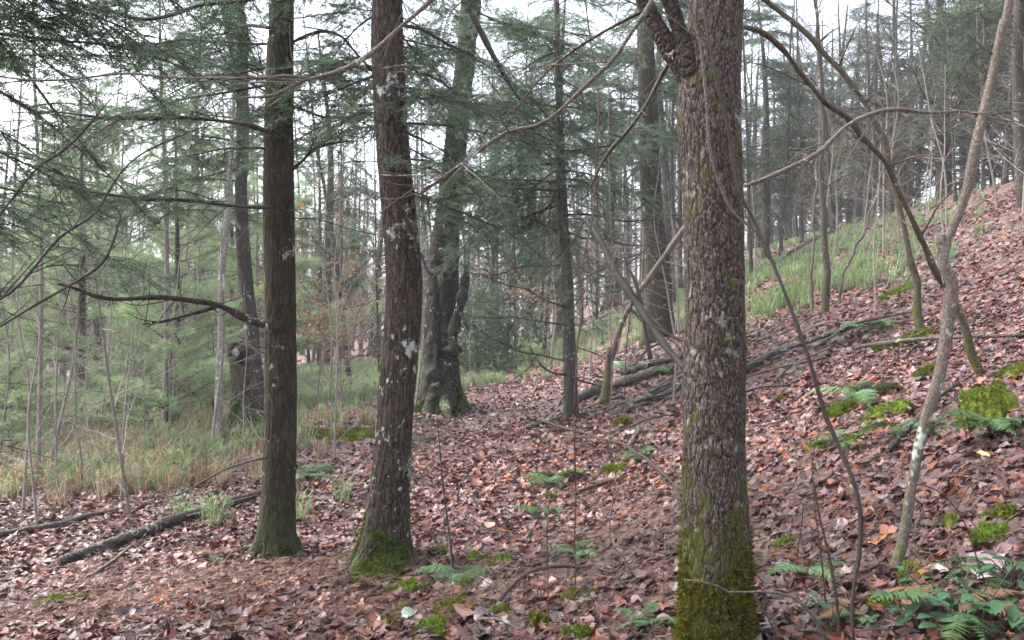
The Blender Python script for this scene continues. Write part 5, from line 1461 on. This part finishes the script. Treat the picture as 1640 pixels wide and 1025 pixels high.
# ------------------------------------------------------------------ background trees
def bare_tree_mesh(k, h=9.0, r0=0.09, spread=1.0, first=0.25, lv=3, nb=16, mat='bark_far'):
    g = np.random.default_rng(1000 + k)
    tr, br = MB(), MB()
    n = 16
    t = np.linspace(0, 1, n)
    ax = np.stack([0.25 * (vnoise(np.stack([t * 3, 0 * t + k, 0 * t], -1)) - .5) * 2 * t, 0.25 * (vnoise(np.stack([t * 3, 0 * t + k, 0 * t + 7], -1)) - .5) * 2 * t, h * t - 0.2], -1)
    rad = r0 * (1 - 0.85 * t) * (1 + 0.5 * np.exp(-t * 60))
    tr.add(*tube(ax, rad, 10))
    def grow(a, d, ln, r, level):
        m = 6 if level < 2 else 4
        s = np.linspace(0, 1, m)
        q = a + d[None] * ln * s[:, None] + np.array([0, 0, 0.10 * ln])[None] * (s ** 2)[:, None]
        q = wiggle(q, 0.06 * ln, 2.5, g.uniform(0, 90))
        br.add(*tube(q, r * np.linspace(1, 0.3, m), 5 if level == 0 else 3, False))
        if level >= lv - 1: return
        for c in range(int(g.integers(3, 6))):
            i = int(g.integers(1, m)); dd = d + g.normal(0, 0.6, 3); dd[2] += 0.1; dd /= np.linalg.norm(dd)
            grow(q[i], dd, ln * g.uniform(0.3, 0.55), r * 0.45, level + 1)
    for i in range(nb):
        tt = first + (0.97 - first) * (i + g.random()) / nb
        a = np.array([np.interp(tt, t, ax[:, c]) for c in range(3)])
        az = g.uniform(0, 6.28); el = g.uniform(0.0, 0.8)
        d = np.array([math.cos(az) * math.cos(el), math.sin(az) * math.cos(el), math.sin(el)])
        grow(a, d, h * 0.20 * spread * (1.1 - 0.7 * tt) * g.uniform(0.6, 1.2), np.interp(tt, t, rad) * 0.38, 0)
    return tr.mesh('trunk', M[mat]), br.mesh('branches', M[mat])
BARE = [bare_tree_mesh(k, 9.0 + (k % 3), 0.09 + 0.015 * (k % 4), 1.15, 0.07 + 0.04 * (k % 3), 3, 38) for k in range(6)]
SAPL = [bare_tree_mesh(20 + k, 3.6, 0.018, 1.3, 0.12, 3, 16, 'bark_grey') for k in range(4)]
BARE_L = [bare_tree_mesh(40 + k, 8.0, 0.07, 1.0, 0.06, 3, 34, 'bark_grey') for k in range(3)]

def plant(spots, builder, name, what, cat, group):
    """spots [(x, y, ...)] sorted by where they stand across the view; each gets its own label"""
    spots = sorted(spots, key=lambda s: s[0] / s[1])
    for i, s in enumerate(spots):
        b = np.array([s[0], s[1], float(H(s[0], s[1]))])
        root = thing(name, what % ordinal(i), cat, b, group)
        builder(root, b, s, i)

def build_bare(root, b, s, i):
    g = np.random.default_rng(int(abs(s[0]) * 977 + s[1] * 131))
    kit = BARE_L if len(s) > 4 else BARE
    tr, br = kit[int(g.integers(0, len(kit)))]
    sc_ = s[2]
    m = Matrix.Rotation(float(g.uniform(0, 6.28)), 4, 'Z') @ Matrix.Rotation(float(g.normal(0, 0.06)), 4, 'X') @ Matrix.Diagonal((s[3], s[3], sc_, 1))
    for nm, me in (('trunk', tr), ('branches', br)):
        o = link(nm, me, root); o.matrix_local = m
        if nm in ('branches', 'twigs'): o['kind'] = 'stuff'

def build_hem(root, b, s, i):
    g = np.random.default_rng(int(abs(s[0]) * 977 + s[1] * 131) + 5)
    h, r0 = s[2], s[3]
    W = np.array([b + (0, 0, -0.3), b + (g.normal(0, .08), 0, h * .3), b + (g.normal(0, .15), 0, h * .65), b + (g.normal(0, .25), 0, h)])
    me, p, r = trunk_mesh('trunk', W, np.array([r0, r0 * .85, r0 * .6, r0 * .15]), M['bark_slim' if i % 2 else 'bark_far'], b, sides=16, step=0.2, amp=0.1, freq=10, flare=0.3, seed=i)
    link('trunk', me, root)
    crown_boughs(root, b, p, s[4], h, int(s[5]), 1.5, HEMF, 400 + i, top_shrink=0.5)
    dead_twigs(root, b, p, r, 0.8, min(h, s[4] + 2.5), 26, 1.5, M['bark_far'], 420 + i, thick=0.006)

gr = np.random.default_rng(77)
def sp(px, py, *a):
    p = G(px, py)
    return (float(p[0]), float(p[1])) + a

# bare trunks on the ridge skyline
ridge = []
for px, py, w in ((1215, 385, 20), (1247, 378, 12), (1275, 366, 14), (1300, 358, 11), (1346, 342, 17), (1372, 336, 13), (1410, 326, 15), (1500, 298, 13), (1540, 284, 13), (1625, 262, 14), (1232, 384, 9), (1290, 365, 8), (1392, 330, 10), (1440, 316, 10), (1520, 290, 9), (1560, 280, 10)):
    p = G(px, py)
    ridge.append((float(p[0]), float(p[1]), float(gr.uniform(0.9, 1.25)), float(1.3 * w / F * p[1] / 2 / 0.105)))
for k in range(60):
    y = gr.uniform(16, 50); x = gr.uniform(13.4, 18.5)
    ridge.append((float(x), float(y), float(gr.uniform(0.8, 1.2)), float(gr.uniform(1.0, 2.1))))
for px, py, w in ((1250, 412, 7), (1285, 402, 6), (1335, 384, 8), (1385, 364, 7), (1425, 352, 6), (1490, 324, 8), (1530, 322, 6), (1575, 304, 8), (1610, 294, 7), (1632, 310, 8)):
    p = G(px, py)
    ridge.append((float(p[0]), float(p[1]), float(gr.uniform(0.7, 1.1)), float(w / F * p[1] / 2 / 0.105)))
plant(ridge, build_bare, 'bare_tree', 'bare dark tree on the ridge skyline behind the hillside, %s from the left', 'tree', 'bare trees on the ridge')

hems = [sp(1467, 300, 11.0, 0.26, 3.2, 46), sp(1590, 258, 10.0, 0.22, 2.6, 42), sp(1335, 352, 12.0, 0.22, 3.6, 46), sp(1255, 375, 12.0, 0.24, 4.0, 44), sp(1400, 350, 8.5, 0.10, 2.2, 44), sp(1545, 300, 7.5, 0.09, 2.0, 44), sp(1225, 420, 9.0, 0.13, 2.8, 46), sp(1640, 330, 7.5, 0.10, 2.6, 40), sp(1300, 380, 8, 0.08, 2.8, 34), sp(1430, 322, 9, 0.1, 2.8, 34), sp(1610, 280, 8, 0.09, 2.6, 34), sp(1520, 292, 9, .1, 2.8, 34)]
for k in range(9):
    y = gr.uniform(20, 46)
    hems.append((float(gr.uniform(13.5, 19)), float(y), float(gr.uniform(8, 11)), 0.11, float(gr.uniform(1.2, 2.4)), 46))
plant(hems, build_hem, 'hillside_hemlock', 'dark hemlock with drooping green boughs high on the right hillside, %s from the left', 'tree', 'hemlocks on the hillside')

# bare trunks behind the path
centre = []
for px, py, w in ((578, 578, 14), (600, 572, 10), (815, 520, 15), (850, 512, 20), (878, 510, 9), (932, 506, 13), (980, 492, 22), (955, 505, 10), (672, 560, 14), (640, 565, 10), (540, 585, 9), (500, 590, 11), (520, 575, 8), (612, 560, 8), (780, 530, 8), (1005, 480, 10), (1090, 455, 14), (1115, 450, 14), (1165, 430, 12), (900, 512, 8), (795, 540, 10), (560, 560, 9)):
    p = G(px, py)
    if p[1] > 45: p = np.array([(px - CX) / F * gr.uniform(26, 42), 0, 0]); p[1] = p[0] * F / (px - CX) if px != CX else 30
    centre.append((float(p[0]), float(p[1]), float(gr.uniform(0.9, 1.3)), float(np.clip(w / F * p[1] / 2 / 0.105, 0.5, 3.0))) + ((1,) if gr.random() < 0.5 else ()))
for k in range(32):
    y = gr.uniform(22, 48); x = gr.uniform(-0.26, 0.28) * y
    centre.append((float(x), float(y), float(gr.uniform(0.8, 1.3)), float(gr.uniform(0.4, 1.0))))
plant(centre, build_bare, 'bare_tree', 'grey bare tree standing beyond the end of the path, %s from the left', 'tree', 'bare trees beyond the path')

mids = [(1.4, 27.0, 11.0, 0.15, 5.0, 30), (3.6, 24.0, 10.0, 0.14, 4.6, 30), (-5.9, 28.0, 11.0, 0.15, 4.0, 30), (5.2, 30.0, 12.0, 0.17, 5.0, 34)]
plant(mids, build_hem, 'distant_hemlock', 'green hemlock in the woods beyond the path, %s from the left', 'tree', 'hemlocks beyond the path')

# bare stems in the left thicket
lefts = []
for k in range(24):
    y = gr.uniform(13, 34); x = -gr.uniform(0.26, 0.68) * y
    lefts.append((float(x), float(y), float(gr.uniform(0.7, 1.2)), float(gr.uniform(0.3, 0.8)), 1))
plant(lefts, build_bare, 'bare_tree', 'thin bare tree in the left thicket, %s from the left edge of the view', 'tree', 'bare trees of the left thicket')

def build_sap(root, b, s, i):
    g = np.random.default_rng(i + 900)
    tr, br = SAPL[int(g.integers(0, 4))]
    m = Matrix.Rotation(float(g.uniform(0, 6.28)), 4, 'Z') @ Matrix.Rotation(float(g.normal(0, 0.12)), 4, 'X') @ Matrix.Scale(s[2], 4)
    for nm, me in (('stem', tr), ('twigs', br)):
        o = link(nm, me, root); o.matrix_local = m
        if nm in ('branches', 'twigs'): o['kind'] = 'stuff'
saps = []
for k in range(58):
    y = gr.uniform(7.5, 22); x = -gr.uniform(0.27, 0.66) * y
    saps.append((float(x), float(y), float(gr.uniform(0.5, 1.2))))
plant(saps, build_sap, 'bare_sapling', 'leafless twiggy sapling in the left thicket, %s from the left', 'sapling', 'saplings of the left thicket')
saps = [(x, y, s) for x, y, s in ((-0.9, 19, 0.8), (-1.9, 20, 1.0), (2.0, 17, 0.7), (2.6, 14, 0.6), (1.8, 12.5, 0.5), (2.9, 19, 1.0), (0.9, 21, 0.9), (5.5, 17, 0.7), (7.0, 19, 0.8), (8.4, 21, 1.0), (6.1, 22, 1.1), (9.5, 20, 0.8), (4.4, 21, 0.9), (10.5, 22, 1.0), (-1.95, 9.6, 0.75), (-2.5, 12, 1.0), (1.7, 9.2, 0.7), (2.2, 11.5, 0.9), (1.3, 14.5, 1.0), (-1.5, 13.5, 0.9), (-2.9, 15, 1.1), (5.5, 11, 0.8), (6.5, 13, 1.0), (7.6, 13, 1.1), (8.6, 15.5, 1.2), (5.0, 14, 1.0), (9.6, 16.5, 1.2), (4.4, 10.6, 0.7), (11.0, 18.5, 1.3), (8.0, 18, 1.3), (6.8, 16, 1.2), (3.4, 16, 1.1))]
plant(saps, build_sap, 'bare_sapling', 'leafless twiggy sapling on the slope and path side, %s from the left', 'sapling', 'saplings beside the path')

# light green pines of the left thicket
def build_pine(root, b, s, i):
    g = np.random.default_rng(i + 1300)
    h = s[2]
    W = np.array([b + (0, 0, -0.2), b + (0.03, 0, h * .5), b + (0, 0, h)])
    me, p, r = trunk_mesh('trunk', W, np.array([0.055, 0.04, 0.01]) * h / 5, M['bark_far'], b, sides=10, step=0.25, seed=i, freq=15)
    link('trunk', me, root)
    crown_boughs(root, b, p, 0.14 * h, h, int(20 + h * 6), 1.2 * max(h, 4) / 5, PINE, 1320 + i, pitch=(0.15, 0.2), top_shrink=0.7)
pines = [(-5.2, 13.5, 5.0), (-7.4, 15.0, 6.0), (-4.9, 17.5, 5.5), (-8.8, 18.5, 7.0), (-6.6, 20.5, 6.5), (-10.8, 21, 7.5), (-7.0, 24, 6.5), (-9.0, 25, 8.0), (-12.5, 25, 8.0), (-7.4, 11.8, 3.6), (-6.4, 29, 8.0), (-14, 29, 9.0), (-11, 31, 9.0), (-4.6, 11.6, 1.5), (-8.6, 14.2, 2.6), (-9.8, 16.5, 3.4), (-6.9, 17.6, 3.0), (-11.5, 18.0, 4.0), (-8.0, 22.0, 4.0), (-5.4, 12.5, 1.2), (-6.4, 13.6, 1.5), (-7.6, 13.0, 1.4), (-5.0, 14.6, 1.6), (-8.9, 15.2, 1.8), (-6.2, 10.8, 1.0)]
plant(pines, build_pine, 'young_pine', 'light green young pine in the left thicket, %s from the left', 'tree', 'young pines of the left thicket')
def build_seed(root, b, s, i):
    g = np.random.default_rng(i + 1500)
    h = s[2]
    link('stem', MB().add(*tube(np.array([[0, 0, -.03], [0.01, 0, h * .5], [0, 0, h]]), np.array([.006, .005, .002]), 5)).mesh('stem', M['twig_brown']), root)
    for k in range(7):
        o = link('bough', PINE[int(g.integers(0, 4))], root)
        o.matrix_local = Matrix.Translation((0, 0, h * (0.25 + 0.1 * k))) @ Matrix.Rotation(k * 2.4, 4, 'Z') @ Matrix.Rotation(-0.5, 4, 'Y') @ Matrix.Scale(h * 0.55, 4)
seeds = [sp(92, 800, 0.34), sp(158, 775, 0.26), sp(250, 745, 0.42), sp(70, 770, 0.4), sp(300, 735, 0.3), sp(355, 845, 0.2), sp(205, 790, 0.2), sp(330, 760, 0.35), sp(390, 640, 0.6), sp(20, 730, 0.5), sp(430, 700, 0.3)]
plant(seeds, build_seed, 'pine_seedling', 'small soft pine seedling on the ground left of the trunks, %s from the left', 'seedling', 'pine seedlings')

# beeches keeping their dead orange leaves
def leaf_cloud(n, r, h, seed, mat, s=0.07):
    g = np.random.default_rng(seed)
    c = g.normal(0, 1, (n // 12, 3)); c *= np.array([r, r, h]) * 0.5
    p = c[g.integers(0, len(c), n)] + g.normal(0, 0.14, (n, 3))
    u = g.normal(0, 1, (n, 3)); u /= np.linalg.norm(u, axis=1, keepdims=True)
    v = np.cross(u, g.normal(0, 1, (n, 3))); v /= np.linalg.norm(v, axis=1, keepdims=True)
    l = s * g.uniform(0.6, 1.2, (n, 1))
    V = np.stack([p - u * l, p + v * l * .45, p + u * l, p - v * l * .45], 1).reshape(-1, 3)
    return MB().add(V, None, np.arange(4 * n).reshape(-1, 4)).mesh('leaves', mat, smooth=False)
BEECH = leaf_cloud(900, 1.1, 2.0, 5, M['beech'], 0.045)
BEECH2 = leaf_cloud(420, 1.0, 1.0, 6, M['beech'], 0.045)
def build_beech(root, b, s, i):
    build_sap(root, b, (s[0], s[1], s[2]), i + 3)
    o = link('leaves', BEECH if s[3] > 0.6 else BEECH2, root, (0, 0, 1.9 * s[2])); o.scale = (s[2],) * 3; o['kind'] = 'stuff'
plant([(-3.8, 17.0, 1.15, 1), (-3.1, 15.5, 0.9, 0.5), (0.85, 19.5, 1.1, 0.4), (-6.0, 19.0, 1.0, 0.5), (9.6, 27, 1.3, 0.4)], build_beech, 'beech_sapling', 'young beech holding rusty orange dead leaves, %s from the left', 'sapling', 'beeches with dead leaves')

# evergreen shrub behind the gnarled tree
rh = np.array([-0.9, 24.0, float(H(-0.9, 24.0))])
shrub = thing('evergreen_shrub', 'blue green evergreen shrub behind the gnarled tree at the end of the path', 'shrub', rh)
link('foliage', leaf_cloud(3200, 1.5, 1.3, 8, M['hemlock_far'], 0.10), shrub, (0, 0, 1.1))['kind'] = 'stuff'
def shrub_stems():
    g = np.random.default_rng(4)
    mb = MB()
    for k in range(14):
        e = g.normal(0, 0.7, 3); e[2] = abs(e[2]) + 0.9
        mb.add(*tube(np.array([[0, 0, -.05], e * (0.3, 0.3, 0.6), e]), np.array([.02, .014, .004]), 5))
    link('stems', mb.mesh('stems', M['bark_far']), shrub)
shrub_stems()

# distant woods: one mass
def far_woods():
    g = np.random.default_rng(99)
    mb = MB()
    cnt = 0
    while cnt < 420:
        y = g.uniform(48, 110); x = g.uniform(-0.85, 0.75) * y
        if x > 16: continue
        cnt += 1
        h = g.uniform(9, 17); b = np.array([x, y, float(H(x, y)) - 0.3]); r = g.uniform(0.07, 0.2)
        lean = g.normal(0, 0.03, 2) * h
        ax = np.array([b, b + (lean[0] * .4, lean[1] * .4, h * .5), b + (lean[0], lean[1], h)])
        mb.add(*tube(ax, np.array([r, r * .7, r * .15]), 5, False))
        for k in range(20):
            t = g.uniform(0.12, 1); a = b + np.array([lean[0] * t, lean[1] * t, h * t]); az = g.uniform(0, 6.28); ln = h * 0.2 * (1.15 - t) * g.uniform(.5, 1.2)
            d = np.array([math.cos(az), math.sin(az), g.uniform(-0.1, 0.8)])
            e = a + d * ln
            mb.add(*tube(np.array([a, (a + e) / 2 + g.normal(0, .1, 3), e]), np.array([r * .3, r * .2, 0.008]), 3, False))
            for j in range(3):
                q = a + (e - a) * g.uniform(.3, 1); d2 = d + g.normal(0, .7, 3)
                mb.add(*tube(np.array([q, q + d2 * ln * .4]), np.array([r * .12, 0.006]), 3, False))
    o = link('far_woods', mb.mesh('far_woods', M['bark_far']))
    tag(o, 'distant grey woodland reading as one mass behind everything', 'woods', kind='stuff')
far_woods()

# ------------------------------------------------------------------ damp air
def haze():
    x0, x1, y0, y1, z0, z1 = -275, 275, -25, 305, -60, 26
    V = [(x, y, z) for x in (x0, x1) for y in (y0, y1) for z in (z0, z1)]
    Q = [(0, 1, 3, 2), (4, 6, 7, 5), (0, 4, 5, 1), (2, 3, 7, 6), (0, 2, 6, 4), (1, 5, 7, 3)]
    m = bpy.data.materials.new('haze'); m.use_nodes = True
    N, L = m.node_tree.nodes, m.node_tree.links
    N.remove(N['Principled BSDF'])
    pv = N.new('ShaderNodeVolumePrincipled')
    pv.inputs['Color'].default_value = (0.86, 0.93, 0.98, 1)
    pv.inputs['Density'].default_value = HAZE
    L.new(pv.outputs[0], N['Material Output'].inputs['Volume'])
    o = link('haze', MB().add(V, None, Q).mesh('haze', m, smooth=False))
    tag(o, 'thin pale damp air between the trees', 'haze', kind='stuff')
HAZE = 0.0015
haze()
